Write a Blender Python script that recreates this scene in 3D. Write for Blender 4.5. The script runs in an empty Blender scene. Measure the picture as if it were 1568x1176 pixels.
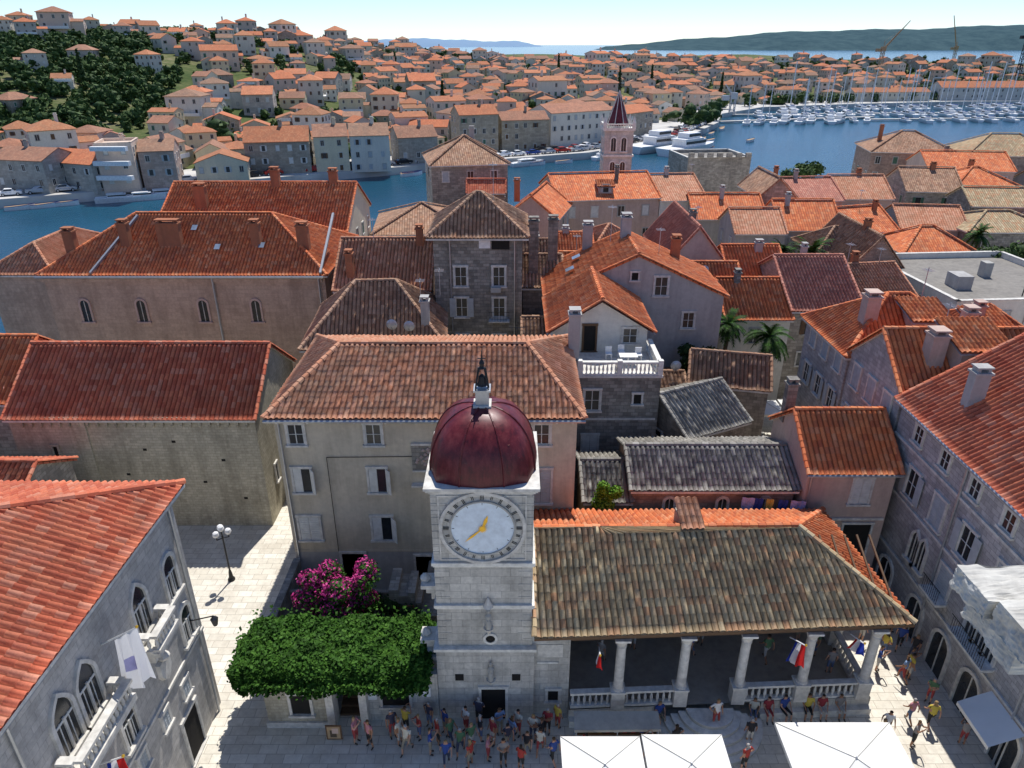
import bpy, bmesh, math, random
import numpy as np
from mathutils import Vector, Matrix, noise
random.seed(11); rng=np.random.default_rng(5)
V=Vector
scene=bpy.context.scene
TW,TL=.30,.42
# ---------------------------------------------------------------- materials
def nm(name,rough=.85,spec=.3):
    m=bpy.data.materials.new(name); m.use_nodes=True
    b=m.node_tree.nodes['Principled BSDF']
    b.inputs['Roughness'].default_value=rough
    b.inputs['Specular IOR Level'].default_value=spec
    return m,m.node_tree,b
def nd(nt,typ,props=None,**ins):
    n=nt.nodes.new(typ)
    for k,v in (props or {}).items(): setattr(n,k,v)
    for k,v in ins.items():
        k=k.replace('_',' ')
        if isinstance(v,bpy.types.NodeSocket): nt.links.new(v,n.inputs[k])
        else: n.inputs[k].default_value=v
    return n
def mth(nt,op,a,b=0.0):
    n=nt.nodes.new('ShaderNodeMath'); n.operation=op
    for i,v in enumerate((a,b)):
        if isinstance(v,bpy.types.NodeSocket): nt.links.new(v,n.inputs[i])
        else: n.inputs[i].default_value=v
    return n.outputs[0]
def mix(nt,f,a,b,blend='MIX'):
    n=nt.nodes.new('ShaderNodeMix'); n.data_type='RGBA'; n.blend_type=blend
    for i,v in ((0,f),(6,a),(7,b)):
        if isinstance(v,bpy.types.NodeSocket): nt.links.new(v,n.inputs[i])
        else: n.inputs[i].default_value=v if i==0 else (v[0],v[1],v[2],1)
    return n.outputs[2]
def ramp(nt,f,stops,interp='LINEAR'):
    n=nt.nodes.new('ShaderNodeValToRGB'); n.color_ramp.interpolation=interp
    e=n.color_ramp.elements
    while len(e)<len(stops): e.new(.5)
    for i,(p,c) in enumerate(stops):
        e[i].position=p; e[i].color=(c[0],c[1],c[2],1) if hasattr(c,'__len__') else (c,c,c,1)
    nt.links.new(f,n.inputs[0]); return n.outputs[0]
def pos(nt,sc=None):
    g=nt.nodes.new('ShaderNodeNewGeometry').outputs['Position']
    if sc is None: return g
    n=nt.nodes.new('ShaderNodeVectorMath'); n.operation='MULTIPLY'
    nt.links.new(g,n.inputs[0]); n.inputs[1].default_value=sc; return n.outputs[0]
def noi(nt,vec,scale,detail=4,rough=.6):
    return nd(nt,'ShaderNodeTexNoise',Vector=vec,Scale=scale,Detail=float(detail),Roughness=rough).outputs[0]
def bump(nt,b,h,strength=.5,dist=.05):
    n=nd(nt,'ShaderNodeBump',Strength=strength,Distance=dist,Height=h)
    nt.links.new(n.outputs[0],b.inputs['Normal'])
def uvn(nt): return nt.nodes.new('ShaderNodeTexCoord').outputs['UV']

def flat(name,c,rough=.7,metal=0,var=.12,sc=3.0,spec=.3):
    m,nt,b=nm(name,rough,spec)
    n=noi(nt,pos(nt),sc,3)
    col=mix(nt,ramp(nt,n,[(.3,0.0),(.7,1.0)]),[k*(1-var) for k in c],[min(1,k*(1+var)) for k in c])
    nt.links.new(col,b.inputs['Base Color']); b.inputs['Metallic'].default_value=metal
    return m
def cloth(name,c):
    """thin woven cloth: reflects and lets light through"""
    m,nt,b=nm(name,.8,.1); b.inputs['Base Color'].default_value=(*c,1)
    tr=nt.nodes.new('ShaderNodeBsdfTranslucent'); tr.inputs[0].default_value=(*c,1)
    mx=nt.nodes.new('ShaderNodeMixShader'); mx.inputs[0].default_value=.5
    nt.links.new(b.outputs[0],mx.inputs[1]); nt.links.new(tr.outputs[0],mx.inputs[2])
    nt.links.new(mx.outputs[0],nt.nodes['Material Output'].inputs[0]); return m
def tilemat(name,cols,dirt=(.10,.08,.06),dirtamt=.35,bmp=False,far=False,ds=.5,val=.5):
    m,nt,b=nm(name,.85,.2)
    uv=uvn(nt)
    fl=nd(nt,'ShaderNodeVectorMath',{'operation':'FLOOR'}); nt.links.new(uv,fl.inputs[0])
    wn=nt.nodes.new('ShaderNodeTexWhiteNoise'); wn.noise_dimensions='2D'; nt.links.new(fl.outputs[0],wn.inputs['Vector'])
    k=len(cols)
    c=ramp(nt,wn.outputs[0],[(i/(k-1),cc) for i,cc in enumerate(cols)])
    n1=noi(nt,pos(nt),ds,5,.65)
    f=mth(nt,'MULTIPLY',ramp(nt,n1,[(.44,0.0),(.70,1.0)]),dirtamt)
    c=mix(nt,f,c,dirt)
    n2=noi(nt,pos(nt),.13,2)
    c=mix(nt,ramp(nt,n2,[(.35,0.0),(.65,.35)]),c,(.82,.80,.78),'MULTIPLY')
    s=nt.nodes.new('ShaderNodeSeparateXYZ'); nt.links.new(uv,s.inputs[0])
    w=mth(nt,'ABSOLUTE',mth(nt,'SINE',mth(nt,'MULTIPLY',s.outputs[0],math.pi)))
    if not far:
        n3=noi(nt,pos(nt),14,3)
        c=mix(nt,.4,c,ramp(nt,n3,[(.3,(.6,.6,.6)),(.6,(1.12,1.12,1.12))]),'MULTIPLY')
        # shade in the channels between the barrel tiles, painted into the tile colour
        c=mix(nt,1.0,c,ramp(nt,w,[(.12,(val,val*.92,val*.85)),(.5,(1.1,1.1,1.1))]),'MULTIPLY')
    else:
        oi=nt.nodes.new('ShaderNodeObjectInfo').outputs['Random']
        c=mix(nt,.8,c,ramp(nt,oi,[(0,(1.15,1.0,.95)),(.3,(.72,.82,.85)),(.55,(1.1,.88,.8)),(.75,(.62,.80,.85)),(.9,(1.0,1.1,1.1)),(1,(1.25,1.05,1.1))]),'MULTIPLY')
    nt.links.new(c,b.inputs['Base Color'])
    if bmp:
        r=mth(nt,'SUBTRACT',1.0,mth(nt,'FRACT',s.outputs[1]))
        bump(nt,b,mth(nt,'ADD',w,mth(nt,'MULTIPLY',r,.6)),.7,.06)
    return m
def stone(name,c,bw=.55,bh=.28,var=.25,mort=.6,stain=(.10,.09,.08),amt=.4,bm=.4,rand=False):
    m,nt,b=nm(name,.9,.2)
    uv=uvn(nt)
    wv=nd(nt,'ShaderNodeTexNoise',Vector=uv,Scale=.8,Detail=2.0)
    sub=nt.nodes.new('ShaderNodeVectorMath'); sub.operation='MULTIPLY_ADD'
    nt.links.new(wv.outputs[1],sub.inputs[0]); sub.inputs[1].default_value=(.12,.06,0); nt.links.new(uv,sub.inputs[2])
    br=nd(nt,'ShaderNodeTexBrick',{'offset':.45,'squash':1.0},Vector=sub.outputs[0],Scale=1.0,Mortar_Size=.014,Mortar_Smooth=.3,Bias=0.0,Brick_Width=bw,Row_Height=bh)
    br.inputs['Color1'].default_value=[k*(1-var) for k in c]+[1]
    br.inputs['Color2'].default_value=[min(1,k*(1+var*.6)) for k in c]+[1]
    br.inputs['Mortar'].default_value=[k*mort for k in c]+[1]
    n0=noi(nt,pos(nt),.35,6,.7)
    st=noi(nt,pos(nt,(1.6,1.6,.18)),.9,5,.65)
    f=mth(nt,'MULTIPLY',ramp(nt,mth(nt,'MULTIPLY',mth(nt,'ADD',n0,st),.5),[(.46,0.0),(.62,1.0)]),amt)
    c2=mix(nt,f,br.outputs[0],stain)
    n1=noi(nt,pos(nt),5,5,.7)
    c2=mix(nt,.55,c2,ramp(nt,n1,[(.3,(.6,.6,.6)),(.65,(1.12,1.1,1.06))]),'MULTIPLY')
    if rand:
        oi=nt.nodes.new('ShaderNodeObjectInfo').outputs['Random']
        c2=mix(nt,1.0,c2,ramp(nt,oi,[(0,(1.3,1.3,1.28)),(.3,(.85,.84,.84)),(.5,(1.25,1.1,.85)),(.7,(.95,.95,.97)),(.85,(1.3,1.0,.9)),(1,(1.7,1.7,1.7))]),'MULTIPLY')
    nt.links.new(c2,b.inputs['Base Color'])
    bump(nt,b,mth(nt,'SUBTRACT',mth(nt,'MULTIPLY',n1,.6),br.outputs['Fac']),bm,.03)
    return m
def plaster(name,c,amt=.35,stain=(.16,.14,.12),rand=False,sc=.45):
    m,nt,b=nm(name,.92,.15)
    n0=noi(nt,pos(nt),sc,7,.72)
    st=noi(nt,pos(nt,(2.2,2.2,.16)),.8,5,.65)
    f=mth(nt,'MULTIPLY',ramp(nt,mth(nt,'MULTIPLY',mth(nt,'ADD',n0,st),.5),[(.44,0.0),(.64,1.0)]),amt)
    c2=mix(nt,f,c,stain)
    n1=noi(nt,pos(nt),3.5,6,.7)
    c2=mix(nt,.4,c2,ramp(nt,n1,[(.3,(.72,.72,.72)),(.65,(1.1,1.1,1.1))]),'MULTIPLY')
    n4=noi(nt,pos(nt,(.5,.5,.5)),1.3,3,.5)
    c2=mix(nt,ramp(nt,n4,[(.60,0.0),(.62,.28)]),c2,[k*.74 for k in c])
    if rand:
        oi=nt.nodes.new('ShaderNodeObjectInfo').outputs['Random']
        c2=mix(nt,1.0,c2,ramp(nt,oi,[(0,(1.2,1.2,1.2)),(.2,(1.25,1.1,.8)),(.4,(.95,.97,1.0)),(.6,(1.25,.95,.82)),(.75,(1.45,1.43,1.4)),(1,(.85,.83,.79))]),'MULTIPLY')
    nt.links.new(c2,b.inputs['Base Color'])
    bump(nt,b,n1,.25,.02)
    return m

M={}
ORG=[(.74,.22,.085),(.60,.155,.06),(.78,.27,.11),(.50,.13,.06),(.74,.32,.16)]
RED=[(.60,.155,.08),(.46,.11,.06),(.66,.21,.11),(.52,.14,.08),(.64,.27,.17)]
BRN=[(.42,.22,.13),(.27,.15,.095),(.48,.29,.18),(.36,.20,.13),(.52,.33,.22)]
OLD=[(.50,.38,.22),(.36,.26,.15),(.56,.45,.28),(.48,.26,.14),(.42,.32,.19)]
MIXT=[(.56,.25,.145),(.46,.19,.105),(.60,.33,.21),(.50,.22,.125),(.62,.31,.20)]
GRY=[(.28,.27,.24),(.19,.18,.16),(.36,.34,.30),(.25,.23,.20),(.40,.38,.34)]
PNK=[(.54,.22,.15),(.46,.18,.13),(.58,.28,.20),(.50,.20,.14),(.42,.17,.12)]
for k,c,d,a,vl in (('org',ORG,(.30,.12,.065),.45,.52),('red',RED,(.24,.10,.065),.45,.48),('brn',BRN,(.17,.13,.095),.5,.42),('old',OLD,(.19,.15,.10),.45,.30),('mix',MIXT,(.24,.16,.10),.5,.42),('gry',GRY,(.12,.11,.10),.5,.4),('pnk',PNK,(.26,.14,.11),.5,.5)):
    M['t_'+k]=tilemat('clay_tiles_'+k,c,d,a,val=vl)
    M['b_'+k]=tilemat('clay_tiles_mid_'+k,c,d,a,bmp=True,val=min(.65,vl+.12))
M['f_a']=tilemat('far_tiles_orange',[(.56,.21,.10),(.47,.17,.085),(.60,.26,.13)],(.24,.13,.08),.4,far=True)
M['f_b']=tilemat('far_tiles_brown',[(.42,.21,.13),(.34,.17,.11),(.46,.25,.16)],(.18,.12,.09),.5,far=True)
M['pal']=stone('palace_limestone',(.50,.48,.45),.7,.32,.12,.75,(.2,.19,.18),.4,.3)
M['tow']=stone('tower_limestone',(.60,.58,.53),.9,.42,.16,.66,(.19,.18,.16),.45,.4)
M['mas']=stone('old_masonry',(.42,.38,.32),.6,.27,.3,.6,(.12,.11,.10),.5,.5)
M['dks']=stone('dark_masonry',(.32,.30,.265),.5,.26,.35,.6,(.08,.075,.07),.55,.6)
M['pks']=stone('pink_masonry',(.42,.30,.24),.5,.24,.25,.7,(.15,.12,.11),.5,.5)
M['rgt']=stone('right_facade_stone',(.46,.445,.44),.55,.26,.22,.6,(.15,.15,.155),.45,.4)
M['chp']=stone('chapel_rubble_wall',(.52,.48,.38),.42,.2,.14,.72,(.22,.20,.15),.6,.35)
M['cen']=plaster('centre_plaster',(.60,.53,.41),.5,(.27,.23,.17))
M['gar']=stone('long_house_wall',(.52,.39,.30),.8,.35,.10,.85,(.24,.17,.13),.5,.25)
M['wht']=plaster('white_plaster',(.70,.68,.61),.3,(.36,.34,.30))
M['crm']=plaster('cream_plaster',(.66,.59,.44),.35,(.34,.30,.24))
M['grp']=plaster('grey_plaster',(.45,.435,.41),.5,(.20,.19,.19))
M['pkp']=plaster('pink_plaster',(.56,.42,.35),.45,(.28,.21,.19))
M['cnc']=plaster('concrete',(.45,.44,.40),.4,(.24,.23,.22))
M['rock']=plaster('weathered_limestone',(.60,.58,.52),.5,(.22,.20,.17),sc=2.2)
M['rfg']=plaster('flat_roof_gravel',(.27,.25,.22),.6,(.14,.13,.12))
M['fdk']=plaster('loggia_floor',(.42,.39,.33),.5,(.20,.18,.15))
M['fw1']=plaster('far_plaster',(.56,.54,.48),.25,(.3,.28,.25),rand=True,sc=.1)
M['fw2']=stone('far_stone',(.40,.38,.34),1.0,.5,.2,.7,(.20,.19,.18),.4,.2,rand=True)
M['trm']=flat('limestone_trim',(.60,.575,.52),.8,var=.22)
M['wtrim']=flat('white_stone',(.70,.68,.62),.8,var=.2)
M['gls']=flat('dark_glass',(.025,.028,.032),.2,0,.3,2,.5)
M['skl']=flat('skylight_glass',(.16,.20,.26),.15,0,.2,2,.6)
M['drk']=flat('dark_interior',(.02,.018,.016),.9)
M['shg']=flat('grey_shutter',(.40,.43,.44),.6)
M['shw']=flat('white_shutter',(.62,.62,.58),.6)
M['shn']=flat('green_shutter',(.06,.14,.09),.6)
M['shb']=flat('brown_wood',(.13,.075,.04),.7)
M['irn']=flat('dark_iron',(.03,.03,.032),.5,.4)
M['mtl']=flat('zinc_metal',(.42,.43,.44),.4,.6)
M['wpt']=flat('white_paint',(.78,.78,.77),.45)
M['chim']=plaster('brick_chimney',(.42,.17,.09),.5,(.16,.09,.06))
M['gold']=flat('gilded_metal',(.75,.45,.05),.35,.5)
M['dial']=flat('clock_dial_enamel',(.66,.74,.80),.35)
M['blk']=flat('black_paint',(.02,.02,.02),.5)
M['canv']=flat('white_canvas',(.76,.75,.71),.8,0,.05,.8)
M['fwht']=cloth('white_flag_cloth',(.82,.82,.84)); M['fblu']=cloth('blue_flag_cloth',(.03,.06,.40)); M['fred']=cloth('red_flag_cloth',(.60,.03,.03))
M['rblu']=flat('blue_cloth',(.03,.06,.30),.8)
M['rred']=flat('red_cloth',(.50,.03,.03),.8)
M['ryel']=flat('yellow_cloth',(.55,.42,.10),.8)
M['rlav']=flat('lavender_cloth',(.50,.47,.75),.8)
M['bark']=flat('bark',(.10,.075,.05),.9)
M['rubb']=flat('tyre_rubber',(.02,.02,.02),.9)
M['redd']=flat('red_paint',(.40,.03,.02),.35)
M['blud']=flat('blue_paint',(.02,.06,.25),.35)
M['sil']=flat('silver_paint',(.45,.46,.48),.3,.3)
M['teak']=flat('boat_deck',(.40,.28,.16),.6)
def domemat():
    m,nt,b=nm('dome_red_paint',.36,.4)
    n=noi(nt,pos(nt),1.6,6,.7); n2=noi(nt,pos(nt),9,4,.7); n3=noi(nt,pos(nt,(4,4,.5)),1.2,4,.7)
    c=ramp(nt,mth(nt,'MULTIPLY',mth(nt,'ADD',n,n3),.5),[(.38,(.055,.007,.010)),(.5,(.115,.012,.016)),(.66,(.18,.032,.034))])
    c=mix(nt,ramp(nt,n2,[(.62,0.0),(.74,.35)]),c,(.26,.13,.12))
    nt.links.new(c,b.inputs['Base Color'])
    nt.links.new(ramp(nt,n,[(.3,.30),(.7,.5)]),b.inputs['Roughness']); return m
M['dome']=domemat()
def leafmat(name,cs,sc=1.2):
    m,nt,b=nm(name,.65,.12)
    n=noi(nt,pos(nt),sc,3); w=nt.nodes.new('ShaderNodeTexWhiteNoise'); w.noise_dimensions='3D'
    fl=nd(nt,'ShaderNodeVectorMath',{'operation':'SNAP'}); nt.links.new(pos(nt),fl.inputs[0]); fl.inputs[1].default_value=(.25,.25,.25)
    nt.links.new(fl.outputs[0],w.inputs['Vector'])
    f=mth(nt,'ADD',mth(nt,'MULTIPLY',n,.65),mth(nt,'MULTIPLY',w.outputs[0],.35))
    nt.links.new(ramp(nt,f,[(.25,cs[0]),(.5,cs[1]),(.75,cs[2])]),b.inputs['Base Color']); return m
M['lf_h']=leafmat('hedge_leaves',[(.016,.045,.006),(.036,.10,.012),(.075,.17,.024)])
M['lf_t']=leafmat('tree_leaves',[(.032,.062,.018),(.062,.108,.030),(.115,.165,.050)],.15)
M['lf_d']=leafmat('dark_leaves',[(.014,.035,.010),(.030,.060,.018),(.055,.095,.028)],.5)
M['lf_p']=leafmat('bougainvillea_flowers',[(.24,.015,.09),(.48,.035,.20),(.64,.12,.33)])
M['lf_y']=leafmat('bright_leaves',[(.05,.13,.01),(.12,.25,.02),(.20,.34,.05)])
def paving():
    m,nt,b=nm('limestone_paving',.6,.35)
    br=nd(nt,'ShaderNodeTexBrick',{'offset':.5},Vector=pos(nt),Scale=1.0,Mortar_Size=.012,Mortar_Smooth=.2,Bias=0.0,Brick_Width=.85,Row_Height=.5)
    br.inputs['Color1'].default_value=(.62,.575,.48,1); br.inputs['Color2'].default_value=(.76,.72,.62,1); br.inputs['Mortar'].default_value=(.34,.30,.24,1)
    n=noi(nt,pos(nt),.6,6,.75)
    c=mix(nt,ramp(nt,n,[(.46,0.0),(.70,.55)]),br.outputs[0],(.44,.38,.30))
    n2=noi(nt,pos(nt),3.5,5,.7); c=mix(nt,.35,c,ramp(nt,n2,[(.35,(.68,.68,.68)),(.6,(1.05,1.05,1.05))]),'MULTIPLY')
    nt.links.new(c,b.inputs['Base Color']); bump(nt,b,mth(nt,'SUBTRACT',1.0,br.outputs['Fac']),.4,.02); return m
M['pave']=paving()
def water():
    m,nt,b=nm('sea_water',.14,.5)
    n=noi(nt,pos(nt),.02,4)
    nt.links.new(ramp(nt,n,[(.35,(.004,.055,.10)),(.65,(.008,.082,.135))]),b.inputs['Base Color'])
    bump(nt,b,noi(nt,pos(nt,(1,.6,1)),.9,6,.7),.55,.35); return m
M['water']=water()
def terr():
    m,nt,b=nm('hillside_scrub',.95,.1)
    n=noi(nt,pos(nt),.035,6,.7); n2=noi(nt,pos(nt),.4,4,.7)
    c=ramp(nt,mth(nt,'ADD',mth(nt,'MULTIPLY',n,.6),mth(nt,'MULTIPLY',n2,.4)),[(.38,(.05,.08,.025)),(.5,(.10,.12,.045)),(.6,(.20,.18,.10)),(.7,(.28,.25,.17))])
    nt.links.new(c,b.inputs['Base Color']); return m
M['terr']=terr()
def farm(name,a,b_):
    m,nt,b=nm(name,1,.0)
    n=noi(nt,pos(nt),.012,6,.75)
    nt.links.new(ramp(nt,n,[(.35,a),(.65,b_)]),b.inputs['Base Color']); return m
M['fhill']=farm('distant_forest_hazed',(.042,.078,.095),(.07,.118,.13))  # distance haze painted into the forest's base colour as a bluish cast
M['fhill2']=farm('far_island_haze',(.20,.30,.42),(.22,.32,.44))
M['quay']=flat('quay_concrete',(.52,.50,.46),.85,0,.2,.15)

# ---------------------------------------------------------------- mesh builder
def empty(name,loc=(0,0,0)):
    o=bpy.data.objects.new(name,None); scene.collection.objects.link(o); o.location=loc; return o
class MB:
    def __init__(s): s.v=[];s.f=[];s.mi=[];s.uv=[];s.sl=[]
    def face(s,pts,mat,us=(1,1),uv=None):
        m=M[mat] if isinstance(mat,str) else mat
        if m not in s.sl: s.sl.append(m)
        i=len(s.v); k=len(pts)
        s.v+= [tuple(p) for p in pts]; s.f.append(tuple(range(i,i+k))); s.mi.append(s.sl.index(m))
        if uv is not None: s.uv+= [uv]*k; return
        n=V((0,0,0))
        for j in range(k):
            a=pts[j];b=pts[(j+1)%k]
            n.x+=(a[1]-b[1])*(a[2]+b[2]); n.y+=(a[2]-b[2])*(a[0]+b[0]); n.z+=(a[0]-b[0])*(a[1]+b[1])
        if n.length<1e-12: n=V((0,0,1))
        n.normalize()
        t=V((-n.y,n.x,0))
        if t.length<.02: t=V((1,0,0))
        t.normalize(); b=n.cross(t)
        s.uv+= [((p[0]*t.x+p[1]*t.y)*us[0],(p[0]*b.x+p[1]*b.y+p[2]*b.z)*us[1]) for p in pts]
    def obox(s,o,t,n,u0,u1,n0,n1,z0,z1,mat):
        P=lambda u,q,z:(o[0]+t[0]*u+n[0]*q,o[1]+t[1]*u+n[1]*q,o[2]+z)
        a=[P(u0,n1,z0),P(u1,n1,z0),P(u1,n1,z1),P(u0,n1,z1)]
        b=[P(u0,n0,z0),P(u1,n0,z0),P(u1,n0,z1),P(u0,n0,z1)]
        s.face(a,mat); s.face(b[::-1],mat)
        for i in range(4):
            j=(i+1)%4; s.face([a[j],a[i],b[i],b[j]],mat)
    def box(s,x0,x1,y0,y1,z0,z1,mat): s.obox((0,0,0),(1,0),(0,-1),x0,x1,-y1,-y0,z0,z1,mat)
    def strut(s,a,b,r,mat,k=4,r2=None):
        a=V(a);b=V(b);d=(b-a)
        if d.length<1e-6:return
        d.normalize(); x=d.orthogonal().normalized(); y=d.cross(x); r2=r if r2 is None else r2
        A=[a+(x*math.cos(q)+y*math.sin(q))*r for q in [2*math.pi*i/k for i in range(k)]]
        B=[b+(x*math.cos(q)+y*math.sin(q))*r2 for q in [2*math.pi*i/k for i in range(k)]]
        for i in range(k):
            j=(i+1)%k; s.face([A[i],A[j],B[j],B[i]],mat)
        s.face(A[::-1],mat); s.face(B,mat)
    def lathe(s,c,prof,seg,mat):
        R=[]
        for r,z in prof:
            R.append([V((c[0]+r*math.cos(2*math.pi*(i+.5)/seg),c[1]+r*math.sin(2*math.pi*(i+.5)/seg),c[2]+z)) for i in range(seg)])
        for a,b in zip(R,R[1:]):
            for i in range(seg):
                j=(i+1)%seg; s.face([a[i],a[j],b[j],b[i]],mat)
        s.face(R[-1],mat)
    def cap(s,a,b,mat,r=.15):
        a=V(a);b=V(b);d=b-a;L=d.length
        if L<.3:return
        d.normalize(); sd=d.cross(V((0,0,1))).normalized(); up=sd.cross(d)
        k=max(1,round(L/.42)); st=L/k
        for i in range(k):
            w0=random.uniform(-.015,.015)
            p=a+d*(st*i)+sd*w0;q=a+d*(st*(i+1)+.04)+sd*w0; uv=(math.floor(random.random()*90)+.5,random.random()*90)
            ra,rb=r*1.15,r*.9
            A=[p+sd*math.cos(w)*ra+up*(math.sin(w)*ra+.02) for w in (0,.8,1.57,2.34,3.1416)]
            B=[q+sd*math.cos(w)*rb+up*(math.sin(w)*rb+.02) for w in (0,.8,1.57,2.34,3.1416)]
            for j in range(4): s.face([A[j],A[j+1],B[j+1],B[j]],mat,uv=uv)
            s.face(A,mat,uv=uv); s.face(B,mat,uv=uv)
    def mesh(s,name):
        me=bpy.data.meshes.new(name); me.from_pydata(s.v,[],s.f)
        for m in s.sl: me.materials.append(m)
        me.polygons.foreach_set('material_index',s.mi)
        l=me.uv_layers.new(name='UVMap'); l.data.foreach_set('uv',np.array(s.uv,dtype=np.float32).ravel())
        me.update(); return me
    def build(s,name,parent=None,loc=None,smooth=False):
        me=s.mesh(name); o=bpy.data.objects.new(name,me); scene.collection.objects.link(o)
        if smooth: me.shade_smooth()
        if parent: o.parent=parent
        if loc: o.location=loc
        return o
def npmesh(name,verts,faces,uv,mat,parent=None,smooth=False):
    me=bpy.data.meshes.new(name); nf=len(faces);k=faces.shape[1]
    me.vertices.add(len(verts)); me.vertices.foreach_set('co',verts.astype(np.float32).ravel())
    me.loops.add(nf*k); me.loops.foreach_set('vertex_index',faces.astype(np.int32).ravel())
    me.polygons.add(nf); me.polygons.foreach_set('loop_start',np.arange(0,nf*k,k,dtype=np.int32))
    if uv is not None:
        l=me.uv_layers.new(name='UVMap'); l.data.foreach_set('uv',uv[faces.ravel()].astype(np.float32).ravel())
    me.materials.append(mat); me.update(calc_edges=True); me.validate()
    if smooth: me.shade_smooth()
    o=bpy.data.objects.new(name,me); scene.collection.objects.link(o)
    if parent:o.parent=parent
    return o
PX=np.array([0,.16,.26,.5,.74,.84]); PH=np.array([0,.0,.7,1,.7,.0])
def tile_patch(poly,rough=0.,amp=.095,step=.04):
    p=[V(q) for q in poly]; p0=p[0]; t=(p[1]-p0).normalized()
    n=(p[1]-p0).cross(p[2]-p0).normalized(); b=n.cross(t)
    P2=[((q-p0).dot(t),(q-p0).dot(b)) for q in p]
    vmax=max(q[1] for q in P2); umin=min(q[0] for q in P2); umax=max(q[0] for q in P2)
    R=int(math.ceil(vmax/TL)); c0=int(math.floor(umin/TW)); c1=int(math.ceil(umax/TW)); C=c1-c0
    us=np.concatenate([(c0+i+PX)*TW for i in range(C)]+[np.array([c1*TW])])
    ph=np.concatenate([PH]*C+[np.array([0.])])
    vs=[];hs=[]
    for r in range(R):
        vs+= [r*TL,(r+1)*TL-.012]; hs+= [step,0.]
    vs=np.array(vs);vs=np.minimum(vs,vmax-1e-3)
    ua=np.full(len(vs),1e9);ub=np.full(len(vs),-1e9)
    for j in range(len(P2)):
        a=P2[j];c=P2[(j+1)%len(P2)]
        lo,hi=min(a[1],c[1])-1e-4,max(a[1],c[1])+1e-4
        k=(vs>=lo)&(vs<=hi)
        if abs(a[1]-c[1])<1e-4:
            for uu in (a[0],c[0]): ua[k]=np.minimum(ua[k],uu); ub[k]=np.maximum(ub[k],uu)
        else:
            uu=a[0]+(c[0]-a[0])*(vs-a[1])/(c[1]-a[1]); ua[k]=np.minimum(ua[k],uu[k]); ub[k]=np.maximum(ub[k],uu[k])
    bad=ua>ub; ua[bad]=0;ub[bad]=0
    jit=np.zeros((len(vs),len(us))); ju=np.zeros((len(vs),1)); jv=np.zeros((len(vs),len(us)))
    if rough>0:
        tj=rng.random((R,C+1))*rough
        ci=np.minimum(np.arange(len(us))//6,C); ri=np.arange(len(vs))//2
        jit=tj[ri][:,ci]; jv=(rng.random(C+1)*.10-.05)[ci][None,:]*np.ones((len(vs),1))*min(1,rough*20)
        ju=(rng.random((R,1))*.03-.015)[ri]*min(1,rough*20)
    U=np.clip(us[None,:]+ju,ua[:,None],ub[:,None]); Vv=np.clip(vs[:,None]+jv,0,vmax)*np.ones_like(U)
    und=(np.sin(U*.9+1.3)*np.sin(Vv*.8+.5))*.025
    Hh=.03+amp*ph[None,:]+np.array(hs)[:,None]+jit+und
    co=np.array(p0)[None,None,:]+U[...,None]*np.array(t)+Vv[...,None]*np.array(b)+Hh[...,None]*np.array(n)
    nr,nc=U.shape; idx=np.arange(nr*nc).reshape(nr,nc)
    q=np.stack([idx[:-1,:-1],idx[:-1,1:],idx[1:,1:],idx[1:,:-1]],-1).reshape(-1,4)
    w=np.maximum(U[:-1,1:]-U[:-1,:-1],U[1:,1:]-U[1:,:-1]).ravel()
    q=q[w>1e-4]
    uv=np.stack([np.broadcast_to(us[None,:]/TW,U.shape),np.broadcast_to(vs[:,None]/TL,U.shape)],-1).reshape(-1,2)
    return co.reshape(-1,3),q,uv
def tiles_obj(polys,mat,parent,rough=.02):
    vs=[];fs=[];us=[];o=0
    for i,p in enumerate(polys):
        v,f,u=tile_patch(p,rough); vs.append(v);fs.append(f+o);us.append(u+np.array([i*37.0,i*11.0]));o+=len(v)
    return npmesh('roof_tiles',np.concatenate(vs),np.concatenate(fs),np.concatenate(us),M[mat],parent)

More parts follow.
